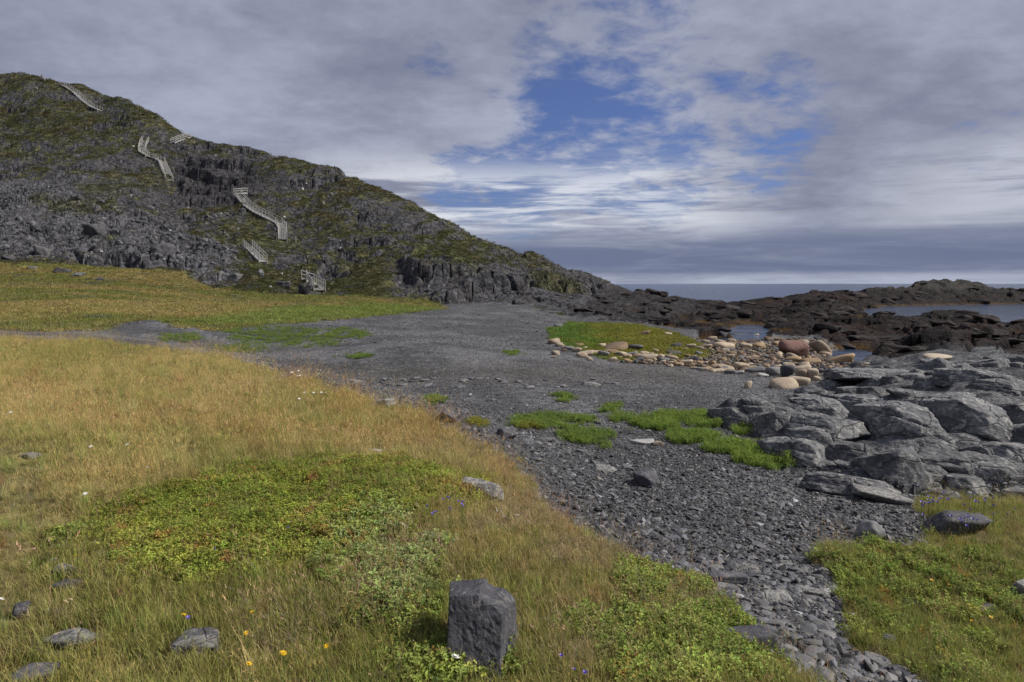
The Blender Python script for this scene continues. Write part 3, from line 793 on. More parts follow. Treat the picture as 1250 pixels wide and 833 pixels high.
# --- the standing block in front
def standing_block():
    p = hit(583, 824)
    k_ = p[1] / F
    Wd, Hd, Dd = 88 * k_, 118 * k_, .30
    d, f = ico(6)
    nrm = np.array([(0, -.93, .36), (-.97, -.22, .06), (.985, -.15, .05), (-.10, .10, .99), (.62, .05, .78), (.25, .1, .965), (0, 1, .1), (0, 0, -1), (-.55, .1, .83), (.8, -.58, .1)], float)
    nrm /= np.linalg.norm(nrm, axis=1)[:, None]
    off = np.array([.78, .95, .93, .90, .98, .88, .95, 1, 1.30, 1.22])
    q = np.maximum(d @ nrm.T, 1e-3) / off
    v = d / (np.power((q ** 160).sum(1), 1 / 160))[:, None]
    v[:, 2] -= .09 * sstep(v[:, 0] + .03 * f3(v, 5, 2, 2), .08, .11) * sstep(v[:, 2], .55, .75)       # notch in the top
    h = .020 * f3(v, 3.0, 3, 5, .6) - .018 * sstep(f3(v, 4.5, 19, 3), .18, .24)
    sp = sstep(f3(v, 3.2, 6, 4) + .5 * v[:, 0], .05, .14)                                            # spalled right half
    h -= .028 * sp * sstep(v[:, 2], -.6, -.3)
    h += .012 * f3(v, 13, 12, 3, .6) * (.4 + sp)
    v = v * (1 + h)[:, None] * (np.array([Wd, Dd * 1.25, Hd]) * .5)
    me = tri_mesh('standing_rock', v, f, M['slate'])
    me.set_sharp_from_angle(angle=R(28))
    o = link('standing_rock', me, (p[0], p[1] + Dd * .5, p[2] + Hd * .5 - .07), (R(-4), 0, R(-6)))
    tag(o, 'dark square-cut slate rock with notched top standing in the grass', 'rock')
    KEEP.append((p[0], p[1] + .15, .17))
standing_block()

# --- rounded boulders on the shore
ROUND = [rock_mesh('boulder', 500 + i, (1, 1, 1), 3, 6, 6, .05) for i in range(8)]
_rm = {}
def rnd_mesh(i, mt):
    k_ = (i % 8, mt)
    if k_ not in _rm:
        me = ROUND[i % 8].copy(); me.materials.clear(); me.materials.append(M[mt]); _rm[k_] = me
    return _rm[k_]
def bould(px, fy, w, h, mt, label, group=None, i=0, depth=.9):
    if i < 60: w, h = w * 1.18, h * 1.25
    return put_rock('boulder', px, fy, w, h, 700 + i, label, 'boulder', mt, depth=depth, group=group, sink=.22, shared=rnd_mesh(i, mt), tilt=((i * 7) % 21 - 10, (i * 5) % 25 - 12))
put_rock('boulder', 971, 436, 36, 22, 40, 'large red-brown boulder, biggest of the shore boulders', 'boulder', 'red', depth=.9, sink=.15, sub=4, planes=6, sharp=6, rough=.05)
put_rock('boulder', 1001, 433, 30, 19, 41, 'tall tan boulder with a white top beside the red boulder', 'boulder', 'tan', depth=.9, sink=.15, sub=4, planes=6, sharp=6, rough=.05, tilt=(0, 22), cuts=[((.6, 0, .8), .7)])
NB = [(1025,445,32,11,'ochre','long ochre boulder beside the small tide pool'),(886,428,24,10,'tan','broad tan boulder near the marsh end of the boulder shore'),
      (958,475,36,13,'tan','long tan boulder lying on the edge of the shingle'),(976,471,24,12,'cream','pale boulder touching the long tan one'),
      (982,464,20,12,'tan','tan boulder stacked against the pale boulder'),(992,464,11,12,'cream','upright cream boulder at the end of the stack'),
      (977,455,20,9,'cream','cream boulder behind the stack at the shingle edge'),(962,449,14,6,'tan','small tan boulder in front of the red boulder'),
      (968,444,18,8,'ochre','ochre boulder under the red boulder'),(969,440,15,8,'tan','round tan boulder under the red boulder'),
      (982,451,15,8,'tan','tan boulder between stack and red boulder'),(990,445,18,8,'ochre','ochre boulder at the foot of the tall tan boulder'),
      (945,459,19,10,'greystone','greenish grey boulder behind the long tan one'),(961,461,14,13,'slate','black boulder between pale ones at the shingle edge'),
      (904,451,16,8,'tan','tan boulder on the shingle edge near white stones'),(921,455,20,7,'greystone','long grey boulder on the shingle edge'),
      (902,457,12,4,'white','white flat stone on the shingle below the boulders'),(932,460,12,4,'white','bright white stone beside the greenish grey boulder'),
      (950,438,10,8,'tan','round tan boulder left alone beside the red boulder'),(911,425,13,6,'tan','tan boulder behind the wide boulder field'),
      (926,425,14,6,'ochre','ochre boulder near the long tide pool'),(861,427,15,5,'tan','flat tan boulder at the marsh edge'),
      (869,416,10,5,'tan','small tan boulder near the head of the tide pool'),(884,452,20,6,'tan','tan boulder half sunk at the shingle edge'),
      (913,474,8,8,'cream','small cream stone alone on the shingle'),(998,465,8,6,'cream','cream stone at the outer end of the stack'),
      (750,429,34,9,'brownrock','broad low tan-brown boulder in the green marsh'),(790,440,22,8,'cream','cream boulder at the marsh edge'),
      (809,441,12,7,'tan','tan boulder beside the cream one at the marsh edge'),(819,442,13,7,'tan','square tan boulder at the marsh edge'),
      (846,444,13,8,'slate','dark pointed boulder at the marsh edge'),(710,437,12,6,'tan','tan boulder on the shingle side of the marsh'),
      (748,442,9,5,'tan','small tan boulder below the marsh grass'),(684,424,11,5,'cream','cream boulder at the landward marsh corner'),
      (681,400,12,5,'greystone','pale boulder at the back corner of the marsh'),(716,434,18,5,'tan','flat tan boulder below the marsh'),
      (735,424,8,4,'cream','cream stone in the marsh grass'),(776,428,16,6,'slate','black low boulder in the marsh grass'),
      (822,434,16,5,'slate','dark flat boulder in the marsh grass'),(815,410,10,4,'tan','tan boulder behind the marsh'),
      (787,410,12,5,'brownrock','brown boulder behind the marsh'),(1146,440,28,8,'cream','cream boulder perched on the seaward edge of the grey outcrop'),
      (910,406,10,5,'slate','dark rock standing in the long tide pool'),(902,414,20,7,'slate','dark low rock at the near shore of the tide pool'),(882,412,10,6,'slate','dark rock at the head of the tide pool')]
for i, (px, fy, w, h, mt, lb) in enumerate(NB): bould(px, fy, w, h, mt, lb, None, i)
rs = random.Random(11)
FILL = {'tan': 'small rounded tan boulder in the shore boulder field', 'ochre': 'small rounded ochre boulder in the shore boulder field', 'brownrock': 'small brown boulder in the shore boulder field',
        'greystone': 'small grey boulder in the shore boulder field', 'slate': 'small black boulder in the shore boulder field', 'cream': 'small cream boulder in the shore boulder field'}
for i in range(34):
    t_ = max(0, (i + rs.uniform(-.3, .3)) / 33)
    px = 676 + 215 * t_; py = 421 + 34 * t_ ** .8 + rs.uniform(-5, 3)
    mt = ['tan', 'cream', 'tan', 'greystone', 'cream', 'ochre'][i % 6]
    w = rs.uniform(8, 17)
    bould(px, py, w, w * rs.uniform(.38, .55), mt, 'half-sunk %s boulder in the row between marsh and shingle' % {'tan': 'tan', 'cream': 'cream', 'greystone': 'grey', 'ochre': 'ochre'}[mt], 'row of boulders along the marsh', 300 + i)
FMARK = [(700, 432, 'at the landward edge of the marsh'), (790, 440, 'along the marsh edge near the cream boulder'), (850, 440, 'near the dark pointed boulder at the marsh edge'), (880, 425, 'around the broad tan boulder'), (905, 450, 'on the shingle edge near the white stones'), (935, 428, 'between the tide pool and the red boulder'), (970, 445, 'in front of the red boulder'), (975, 465, 'around the stack of boulders at the shingle edge'), (1020, 450, 'near the long ochre boulder by the small pool')]
cnt = 0
while cnt < 160:
    px = rs.uniform(672, 1060); py = rs.uniform(412, 466)
    top = 428 if px < 690 else (434 if px < 800 else (424 if px < 860 else 414)); bot = 436 + (px - 680) * .075
    if py < top or py > bot + rs.uniform(0, 4): continue
    if px > 1010 and py < 445: continue
    mt = rs.choices(list(FILL), [4, 4, 4, 2.5, 2, 1.5])[0]
    w = rs.uniform(5, 13)
    bould(px, py, w, w * rs.uniform(.4, .6), mt, FILL[mt].replace(' in the shore boulder field', '') + ' ' + near_name(px, py, FMARK), 'small boulders of the shore boulder field', 60 + cnt)
    cnt += 1

# --- ledges of the reef: flat broken plates along the strike
RFB = [rock_mesh('reef_ledge', 340 + i, (1, 1, 1), 4, 22, 50, .12, .05, lay=(.2, .3, 1)) for i in range(8)]
for r_ in RFB: r_.materials.append(M['reef'])
RMARK = [(760, 375, 'between the hill foot and the tide pool'), (840, 385, 'at the landward side of the long tide pool'), (960, 385, 'on the seaward side of the long tide pool'), (1000, 405, 'behind the red boulder'),
         (1060, 412, 'between the small tide pool and the cove'), (1150, 405, 'behind the grey outcrop'), (1120, 385, 'at the near shore of the cove'), (1010, 362, 'on the open ridge facing the sea'), (1140, 355, 'on the island beyond the cove'), (900, 372, 'on the low saddle facing the open sea')]
rs = random.Random(31); nrl = 0; tr_ = 0
while nrl < 120 and tr_ < 4000:
    tr_ += 1
    px = rs.uniform(700, 1260); py = rs.uniform(350, 434)
    p = hit(px, py, 22)
    if p[1] > 175 or p[1] < 26 or lutn(REG, np.array([p[0]]), np.array([p[1]]))[0] != SHORE or p[2] < .12: continue
    w = rs.uniform(14, 46) * (.55 + .5 * (py - 350) / 80)
    h = w * rs.uniform(.14, .26)
    put_rock('reef_ledge', px, py, w, h, 2000 + nrl, ('broad ' if w > 26 else 'small ') + 'dark rock ledge ' + near_name(px, py, RMARK), 'rock', 'reef', group='dark ledges of the reef', depth=rs.uniform(.5, .9), sink=.45, shared=RFB[nrl % 8], rz=rs.uniform(-35, 5), tilt=(rs.uniform(-8, 8), rs.uniform(-9, 9)))
    nrl += 1

# --- boulders on the hill
HB = [(51, 312, 22, 17, 'pale angular boulder, biggest one at the foot of the scree'), (200, 312, 44, 24, 'massive dark boulder at the foot of the scree'), (119, 288, 34, 20, 'dark boulder in the middle of the scree'),
      (40, 329, 14, 4, 'pale flat stones on the grass under the scree'), (95, 338, 18, 5, 'low pale rock in the grass below the hill'), (122, 343, 10, 5, 'small grey rock in the grass below the hill'),
      (285, 343, 18, 9, 'pale grey rock left of the lowest steps'), (318, 338, 9, 10, 'upright pale stone above the lowest steps'), (345, 352, 24, 12, 'broken grey rock heap beside the lowest steps'),
      (372, 356, 14, 8, 'grey rock touching the lowest steps'), (12, 318, 20, 8, 'grey slab at the scree edge'), (76, 334, 18, 8, 'grey stones where scree meets the grass')]
for i, (px, fy, w, h, lb) in enumerate(HB):
    put_rock('hill_boulder', px, fy, w * (.72 if w > 19 else 1), h * (.72 if w > 19 else 1), 220 + i, lb, 'boulder', 'hillpale' if 'pale' in lb else 'hilldark', sub=4, rough=.2, planes=12, sharp=30, sink=.35, strata=.06)
ANG = [rock_mesh('scree_boulder', 560 + i, (1, 1, 1), 2, 9, 26, .10, smooth=False) for i in range(8)]
for i, a_ in enumerate(ANG): a_.materials.append(M['hillpale' if i % 3 == 0 else 'hilldark'])
cnt = 0
rs = random.Random(8)
SMARK = [(51, 305, 'beside the pale angular boulder at the hill foot'), (200, 305, 'around the massive dark boulder at the hill foot'), (119, 280, 'around the dark boulder in mid scree'), (90, 325, 'at the grass edge under the scree'), (20, 250, 'on the upper scree below the green ledge'), (140, 250, 'under the green ledge across the scree'), (260, 290, 'between the scree and the wooden steps')]
while cnt < 190:
    px = rs.uniform(0, 300); py = rs.uniform(236, 332) + px * .05
    if py > 318 + max(0, px - 130) * .16: continue
    w = rs.uniform(3.5, 9)
    put_rock('scree_boulder', px, py, w, w * rs.uniform(.5, .9), 1000 + cnt, ('large ' if w > 6.5 else 'small ') + ('pale' if cnt % 8 % 3 == 0 else 'dark') + ' scree block ' + near_name(px, py, SMARK), 'boulder', 'slate', group='blocks of the scree slope', sink=.3, shared=ANG[cnt % 8], tilt=(rs.uniform(-30, 30), rs.uniform(-30, 30)))
    cnt += 1
for i in range(36):
    px = rs.uniform(310, 640); py = rs.uniform(345, 366)
    if py > 352 + abs(px - 380) * .04: continue
    w = rs.uniform(3, 8)
    put_rock('ledge_stone', px, py, w, w * .7, 1300 + i, 'grey stone lying along the foot of the hill beside the steps', 'stone', 'slate', group='stones along the hill foot', sink=.3, shared=ANG[i % 8])
PALE = [rock_mesh('pale_stone', 580 + i, (1, 1, 1), 2, 9, 26, .10, smooth=False) for i in range(3)]
for a_ in PALE: a_.materials.append(M['white'])
for i, (px, py) in enumerate([(369,232),(374,226),(405,238),(415,305),(347,266),(395,250),(263,192),(270,262),(140,255),(96,247),(208,283),(60,230),(160,240),(124,309),(112,309),(180,310),(163,180),(45,109),(200,318),(330,352),(352,338),(344,336)]):
    w = rs.uniform(2.2, 4)
    put_rock('pale_stone', px, py, w, w * .8, 1400 + i, 'pale quartz stone scattered on the dark hillside', 'stone', 'white', group='pale stones on the hillside', sink=.25, shared=PALE[i % 3])

# ------------------------------------------------------------------ steps up the hill
def wood_mat():
    m_, T, bs = mat('weathered_wood')
    tc = T.n('ShaderNodeTexCoord').outputs['Object']
    a = T.noise(T.n('ShaderNodeMapping', inp={'Vector': tc, 'Scale': (6, 6, 1.2)}).outputs[0], 3, 4, .6)
    T.l(T.mix(T.ss(a, .3, .7), (.20, .195, .185), (.36, .35, .33)), bs.inputs['Base Color'])
    bs.inputs['Roughness'].default_value = .85
    return m_
M['wood'] = wood_mat()
def bar(bm, a, b, w, h):
    a = Vector(a); b = Vector(b); d = (b - a).normalized()
    s = d.cross(Vector((0, 0, 1)))
    s = s.normalized() if s.length > 1e-3 else Vector((1, 0, 0))
    u = s.cross(d)
    vs = [bm.verts.new(p + s * (i * w / 2) + u * (j * h / 2)) for p in (a, b) for i, j in ((-1, -1), (1, -1), (1, 1), (-1, 1))]
    for f in ((0, 1, 2, 3), (7, 6, 5, 4), (0, 4, 5, 1), (1, 5, 6, 2), (2, 6, 7, 3), (3, 7, 4, 0)): bm.faces.new([vs[i] for i in f])
def bmo(name, bm, parent, kind=None, m_='wood'):
    bmesh.ops.recalc_face_normals(bm, faces=bm.faces)
    me = bpy.data.meshes.new(name); bm.to_mesh(me); bm.free(); me.materials.append(M[m_])
    o = link(name, me, parent=parent)
    if kind: o['kind'] = kind
    return o
def stairs(name, pts, width, label, sides=(-1, 1), group='wooden steps up the hill', lift=.45, hts=1.1, step=.34):
    """pts: pixels on the hillside from bottom to top"""
    ws = [Vector(hit(px, py, 40)) for px, py in pts]
    for w_ in ws: w_.z += lift
    for i in range(1, len(ws)):
        if ws[i].z < ws[i - 1].z + .1: ws[i].z = ws[i - 1].z + .1
    root = bpy.data.objects.new(name, None); COL.objects.link(root)
    base = ws[0].copy(); root.location = base
    tag(root, label, 'stairs', group)
    ws = [w_ - base for w_ in ws]
    segs = list(zip(ws[:-1], ws[1:]))
    # side direction at every joint
    sd = []
    for i in range(len(ws)):
        d = Vector((0, 0, 0))
        if i: d += (ws[i] - ws[i - 1]).normalized()
        if i < len(ws) - 1: d += (ws[i + 1] - ws[i]).normalized()
        s = Vector((d.y, -d.x, 0))
        sd.append(s.normalized() if s.length > 1e-4 else Vector((1, 0, 0)))
    bt = bmesh.new()
    for i, (a, b) in enumerate(segs):
        n_ = max(2, int((b - a).length / step))
        for j in range(n_):
            t0 = j / n_; t1 = (j + .96) / n_
            s = sd[i].lerp(sd[i + 1], t0).normalized() * width / 2
            pa = a.lerp(b, t0); pb = a.lerp(b, t1); pb = Vector((pb.x, pb.y, pa.z))
            if (pb - pa).length < .05: continue
            vs = []
            for dz in (0, -.06):
                for p in (pa - s, pa + s, pb + s, pb - s): vs.append(bt.verts.new(p + Vector((0, 0, dz))))
            for f in ((0, 1, 2, 3), (7, 6, 5, 4), (0, 4, 5, 1), (1, 5, 6, 2), (2, 6, 7, 3), (3, 7, 4, 0)): bt.faces.new([vs[q] for q in f])
            q = [bt.verts.new(p) for p in (pa - s - Vector((0, 0, .06)), pa + s - Vector((0, 0, .06)), pa + s - Vector((0, 0, .19)), pa - s - Vector((0, 0, .19)))]
            bt.faces.new(q)
    bmo('treads', bt, root, 'stuff')
    for sgn in (-1, 1):
        bs_ = bmesh.new()
        for i, (a, b) in enumerate(segs): bar(bs_, a + sd[i] * sgn * (width / 2 + .05) - Vector((0, 0, .12)), b + sd[i + 1] * sgn * (width / 2 + .05) - Vector((0, 0, .12)), .08, .3)
        bmo('stringer', bs_, root)
    pm = None
    for sgn in sides:
        for hgt, th in ((hts, .12), (hts * .55, .10)):
            br = bmesh.new()
            for i, (a, b) in enumerate(segs): bar(br, a + sd[i] * sgn * (width / 2 + .1) + Vector((0, 0, hgt)), b + sd[i + 1] * sgn * (width / 2 + .1) + Vector((0, 0, hgt)), .07, th)
            bmo('handrail', br, root)
        for i, (a, b) in enumerate(segs):
            n_ = max(1, int(round((b - a).length / 1.9)))
            for j in range(n_ + (1 if i == len(segs) - 1 else 0)):
                t_ = j / n_
                p = a.lerp(b, t_) + sd[i].lerp(sd[i + 1], t_).normalized() * sgn * (width / 2 + .1)
                if pm is None:
                    bp_ = bmesh.new(); bar(bp_, (0, 0, -1.3), (0, 0, hts + .08), .12, .12)
                    bmesh.ops.recalc_face_normals(bp_, faces=bp_.faces)
                    pm = bpy.data.meshes.new('post'); bp_.to_mesh(pm); bp_.free(); pm.materials.append(M['wood'])
                link('post', pm, p, parent=root)
    return root
stairs('wooden_stairs', [(390, 357), (380, 348), (371, 343)], 1.3, 'lowest flight of wooden steps with handrail, rising from the lawn')
stairs('wooden_stairs', [(321, 322), (311, 312), (303, 304)], 1.2, 'short straight flight of wooden steps above the lowest flight')
stairs('wooden_stairs', [(345, 294), (345, 282), (340, 275), (328, 269), (312, 261), (301, 253), (294, 245), (289, 239)], 1.4, 'long curving flight of wooden steps with a railed platform on top')
stairs('wooden_stairs', [(207, 222), (201, 209), (197, 199), (189, 195), (180, 192), (173, 187), (175, 178), (178, 174)], 1.5, 'zigzag flight of wooden steps beside the dark cliff face')
stairs('wooden_stairs', [(122, 136), (112, 132), (101, 124), (91, 114), (82, 108), (75, 105)], 1.5, 'topmost flight of wooden steps climbing to the summit')
stairs('wooden_railing', [(211, 176), (221, 172), (230, 169), (237, 168)], 1.1, 'short railed wooden walkway on the skyline of the hill', group=None)
stairs('wooden_platform', [(285, 240), (292, 239.2), (299, 238.6)], 1.2, 'small railed wooden platform at the head of the curving steps', group=None, lift=.6)
def cairn():
    p = hit(52, 99, 200, 262)
    root = bpy.data.objects.new('summit_cairn', None); COL.objects.link(root); root.location = p
    tag(root, 'small stone cairn with a post on the hill summit', 'cairn')
    b = rock_mesh('stone_base', 3, (2.2, 1.6, 1.5), 3, 9, 20, .12, .05, material=M['greystone']); link('stone_base', b, (0, 0, .4), parent=root)
    c = rock_mesh('top_stone', 9, (.8, .8, 1.6), 3, 9, 20, .1, .05, material=M['greystone']); link('top_stone', c, (0, 0, 1.5), parent=root)
cairn()
for i, px in enumerate((338, 361)):
    p = hit(px, 296 if i else 292, 90)
    bm = bmesh.new(); bar(bm, (0, 0, -.4), (0, 0, 1.25), .16, .16); bmesh.ops.bevel(bm, geom=bm.edges[:], offset=.02, segments=1, affect='EDGES')
    bmesh.ops.recalc_face_normals(bm, faces=bm.faces)
    me = bpy.data.meshes.new('marker_post'); bm.to_mesh(me); bm.free(); me.materials.append(M['wood'])
    tag(link('marker_post', me, p), 'short wooden trail post at the foot of the long curving steps', 'post', 'trail posts')

# ------------------------------------------------------------------ plants and shingle: point clouds that carry small meshes
def scatter_tree():
    nt = bpy.data.node_groups.new('scatter', 'GeometryNodeTree')
    nt.interface.new_socket('Geometry', in_out='INPUT', socket_type='NodeSocketGeometry')
    nt.interface.new_socket('Source', in_out='INPUT', socket_type='NodeSocketCollection')
    nt.interface.new_socket('Geometry', in_out='OUTPUT', socket_type='NodeSocketGeometry')
    N = nt.nodes; L = nt.links
    gi = N.new('NodeGroupInput'); go = N.new('NodeGroupOutput')
    ci = N.new('GeometryNodeCollectionInfo'); ci.inputs['Separate Children'].default_value = True; ci.inputs['Reset Children'].default_value = True
    ip = N.new('GeometryNodeInstanceOnPoints'); ip.inputs['Pick Instance'].default_value = True
    def na(nm, ty):
        a = N.new('GeometryNodeInputNamedAttribute'); a.data_type = ty; a.inputs['Name'].default_value = nm
        return a.outputs[0]
    er = N.new('FunctionNodeEulerToRotation')
    L.new(na('rot', 'FLOAT_VECTOR'), er.inputs[0])
    L.new(gi.outputs[0], ip.inputs['Points']); L.new(gi.outputs[1], ci.inputs['Collection'])
    L.new(ci.outputs[0], ip.inputs['Instance']); L.new(na('idx', 'INT'), ip.inputs['Instance Index'])
    L.new(er.outputs[0], ip.inputs['Rotation']); L.new(na('scl', 'FLOAT_VECTOR'), ip.inputs['Scale'])
    L.new(ip.outputs[0], go.inputs[0])
    return nt
SCAT = scatter_tree()
def scatter(name, pos, rot, scl, idx, col, meshes, label, cat):
    cc = bpy.data.collections.new('source_' + name)
    for i, me in enumerate(meshes):
        cc.objects.link(bpy.data.objects.new('%s_piece_%02d' % (name, i), me))
    me = bpy.data.meshes.new(name)
    k_ = len(pos)
    me.vertices.add(k_); me.vertices.foreach_set('co', pos.astype(np.float32).ravel())
    if scl.ndim == 1: scl = np.repeat(scl[:, None], 3, 1)
    for nm, ty, key, arr in (('rot', 'FLOAT_VECTOR', 'vector', rot), ('scl', 'FLOAT_VECTOR', 'vector', scl), ('idx', 'INT', 'value', idx), ('tint', 'FLOAT_COLOR', 'color', np.c_[col, np.ones(k_)])):
        a = me.attributes.new(nm, ty, 'POINT')
        a.data.foreach_set(key, arr.astype(np.int32 if ty == 'INT' else np.float32).ravel())
    o = link(name, me)
    md = o.modifiers.new('scatter', 'NODES'); md.node_group = SCAT
    md[[s.identifier for s in SCAT.interface.items_tree if s.name == 'Source'][0]] = cc
    tag(o, label, cat, None, 'stuff')
    return o
def leaf_mat(name, trans=.35, rough=.6, tipdark=.55):
    m_ = bpy.data.materials.new(name); m_.use_nodes = True
    T = NT(m_.node_tree)
    out = T.n('ShaderNodeOutputMaterial')
    tint = T.n('ShaderNodeAttribute', attribute_name='tint', attribute_type='INSTANCER').outputs['Color']
    sh = T.n('ShaderNodeAttribute', attribute_name='shade').outputs['Color']
    col = T.mix(1.0, tint, sh, 'MULTIPLY')
    d = T.n('ShaderNodeBsdfPrincipled', inp={'Base Color': col, 'Roughness': rough, 'Specular IOR Level': .12})
    tr = T.n('ShaderNodeBsdfTranslucent', inp={'Color': col})
    mx = T.n('ShaderNodeMixShader', inp={0: trans, 1: d.outputs[0], 2: tr.outputs[0]})
    T.l(mx.outputs[0], out.inputs[0])
    return m_
M['blade'] = leaf_mat('grass_blade', .35, .55)
M['leaf'] = leaf_mat('leaf', .35, .7)
def soft_mesh(name, V, Fc, SH, m_):
    me = bpy.data.meshes.new(name)
    me.from_pydata([tuple(v) for v in V], [], Fc)
    a = me.attributes.new('shade', 'FLOAT_COLOR', 'POINT')
    a.data.foreach_set('color', np.c_[np.array(SH), np.ones(len(SH))].astype(np.float32).ravel())
    me.materials.append(m_)
    return me
def blade(V, Fc, SH, rs, base, az, length, width, lean, curl, c0, c1, segs=3):
    """a tapering curved strip"""
    d = np.array([math.cos(az), math.sin(az), 0]); s = np.array([-d[1], d[0], 0])
    p = np.array(base, float); ang = lean
    i0 = len(V)
    for j in range(segs + 1):
        t_ = j / segs
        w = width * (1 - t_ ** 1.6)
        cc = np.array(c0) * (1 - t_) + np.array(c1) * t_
        if j < segs:
            V.append(p - s * w / 2); V.append(p + s * w / 2); SH += [cc, cc]
        else:
            V.append(p.copy()); SH.append(cc)
        p = p + (d * math.sin(ang) + np.array([0, 0, 1]) * math.cos(ang)) * length / segs
        ang += curl / segs
    for j in range(segs - 1): Fc.append((i0 + 2 * j, i0 + 2 * j + 1, i0 + 2 * j + 3, i0 + 2 * j + 2))
    Fc.append((i0 + 2 * segs - 2, i0 + 2 * segs - 1, i0 + 2 * segs))
    return p, d, ang
def grass_tuft(seed, nb, h, spread, wid, heads=0, droop=.5):
    rs = random.Random(seed); V, Fc, SH = [], [], []
    for i in range(nb):
        a = rs.uniform(0, 6.283); r = spread * math.sqrt(rs.random())
        g_ = rs.uniform(.75, 1.2)
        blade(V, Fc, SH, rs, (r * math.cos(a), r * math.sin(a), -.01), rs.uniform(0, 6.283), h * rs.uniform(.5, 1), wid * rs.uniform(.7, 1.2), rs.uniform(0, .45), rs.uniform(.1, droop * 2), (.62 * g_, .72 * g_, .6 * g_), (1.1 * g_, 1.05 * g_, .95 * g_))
    for i in range(heads):                                  # flowering stems with feathery heads
        a = rs.uniform(0, 6.283); r = spread * math.sqrt(rs.random())
        b0 = (r * math.cos(a), r * math.sin(a), 0); L_ = h * rs.uniform(1.0, 1.55); ln = rs.uniform(.02, .3); az = rs.uniform(0, 6.283)
        g_ = rs.uniform(.9, 1.3)
        tip, d, ang = blade(V, Fc, SH, rs, b0, az, L_, .0022, ln, rs.uniform(.05, .35), (.9 * g_, .85 * g_, .75 * g_), (1.15 * g_, 1.0 * g_, .85 * g_), 2)
        for q in range(4):
            up_ = np.array(tip) - np.array([d[0] * math.sin(ang), d[1] * math.sin(ang), math.cos(ang)]) * (.02 + .028 * q) * h / .4
            blade(V, Fc, SH, rs, up_, rs.uniform(0, 6.283), .055 * h / .4, .0036, rs.uniform(.2, .6), .2, (1.2 * g_, 1.0 * g_, .9 * g_), (1.3 * g_, 1.05 * g_, .95 * g_), 1)
    return soft_mesh('grass_tuft', V, Fc, SH, M['blade'])
def sprig(seed, stems, h, leaves, ll, lw, spread, droop=.3, gr=.8):
    """small woody or herbaceous plant with separate leaves"""
    rs = random.Random(seed); V, Fc, SH = [], [], []
    for s_ in range(stems):
        a = rs.uniform(0, 6.283); ln = rs.uniform(.05, .7); hh = h * rs.uniform(.6, 1.1); r = spread * rs.random()
        base = np.array([r * math.cos(a), r * math.sin(a), 0])
        dr = np.array([math.cos(a) * math.sin(ln), math.sin(a) * math.sin(ln), math.cos(ln)])
        blade(V, Fc, SH, rs, base, a, hh, .004, ln, .1, (.6, .5, .45), (.8, .8, .6), 1)
        for q in range(leaves):
            t_ = rs.uniform(.25, 1.0); p = base + dr * hh * t_
            az = rs.uniform(0, 6.283); pit = rs.uniform(-.1, .75)
            d = np.array([math.cos(az) * math.cos(pit), math.sin(az) * math.cos(pit), math.sin(pit)]); sd_ = np.array([-math.sin(az), math.cos(az), rs.uniform(-.4, .4)])
            L_ = ll * rs.uniform(.7, 1.25); w = lw * rs.uniform(.8, 1.2)
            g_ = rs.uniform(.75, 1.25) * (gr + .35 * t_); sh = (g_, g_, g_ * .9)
            i0 = len(V)
            up_ = np.array([0, 0, 1.0]) * w * .25
            V += [p, p + d * L_ * .5 - sd_ * w / 2 + up_, p + d * L_ - np.array([0, 0, droop * L_ * .4]), p + d * L_ * .5 + sd_ * w / 2 + up_]
            SH += [sh] * 4
            Fc.append((i0, i0 + 1, i0 + 2)); Fc.append((i0, i0 + 2, i0 + 3))
    return soft_mesh('sprig', V, Fc, SH, M['leaf'])

RNG = np.random.RandomState(77)
def cand(nn, y0, y1, kexp, umin=-1.05, umax=1.05):
    """random ground points, density ~ 1/Y^kexp"""
    e = 2 - kexp
    q = RNG.rand(nn)
    y = (y0 ** e + q * (y1 ** e - y0 ** e)) ** (1 / e) if abs(e) > 1e-6 else y0 * (y1 / y0) ** q
    lo = umin - (np.minimum(.9 / y, .4) if umin < -.9 else 0); hi = umax + (np.minimum(.9 / y, .4) if umax > .8 else 0)
    u = lo + (hi - lo) * RNG.rand(nn)
    return u * y, y
KA = np.array(KEEP)
def clear(x, y, extra=.0):
    ok = np.ones(len(x), bool)
    near_ = KA[KA[:, 1] < 30]
    for kx, ky, kr in near_:
        ok &= (x - kx) ** 2 + (y - ky) ** 2 > (kr + extra) ** 2
    return ok
def patch(px, py, lst):
    """soft sum of elliptical patches given by photo positions on the ground"""
    r = np.zeros(px.shape)
    for cx, cy, rx, ry, a in lst:
        q = ((px - cx) / rx) ** 2 + ((py - cy) / ry) ** 2
        r = np.maximum(r, a * sstep(q, 1.25, .45))
    return r
def zpx(x, y):
    z = lut(Zt, x, y)
    a, b = project(x, y, z)
    jj = np.clip(7 / y, .3, 1.5)
    return z, a + 26 * jj * fbm(x * 1.7, y * 1.7, 201, 3), b + 16 * jj * fbm(x * 1.7, y * 1.7, 202, 3)
def colmix(nn, base, *layers):
    c_ = np.tile(np.array(base, float), (nn, 1))
    for col_, w in layers: c_ = c_ + (np.array(col_) - c_) * np.clip(w, 0, 1)[:, None]
    return c_
def jitter(c_, s=.18): return np.clip(c_ * (1 + RNG.normal(0, s, (len(c_), 1))) * (1 + RNG.normal(0, s * .3, c_.shape)), .004, .8)
def rots(nn, lean=.12):
    return np.c_[RNG.normal(0, lean, nn), RNG.normal(0, lean, nn), RNG.uniform(0, 6.283, nn)]

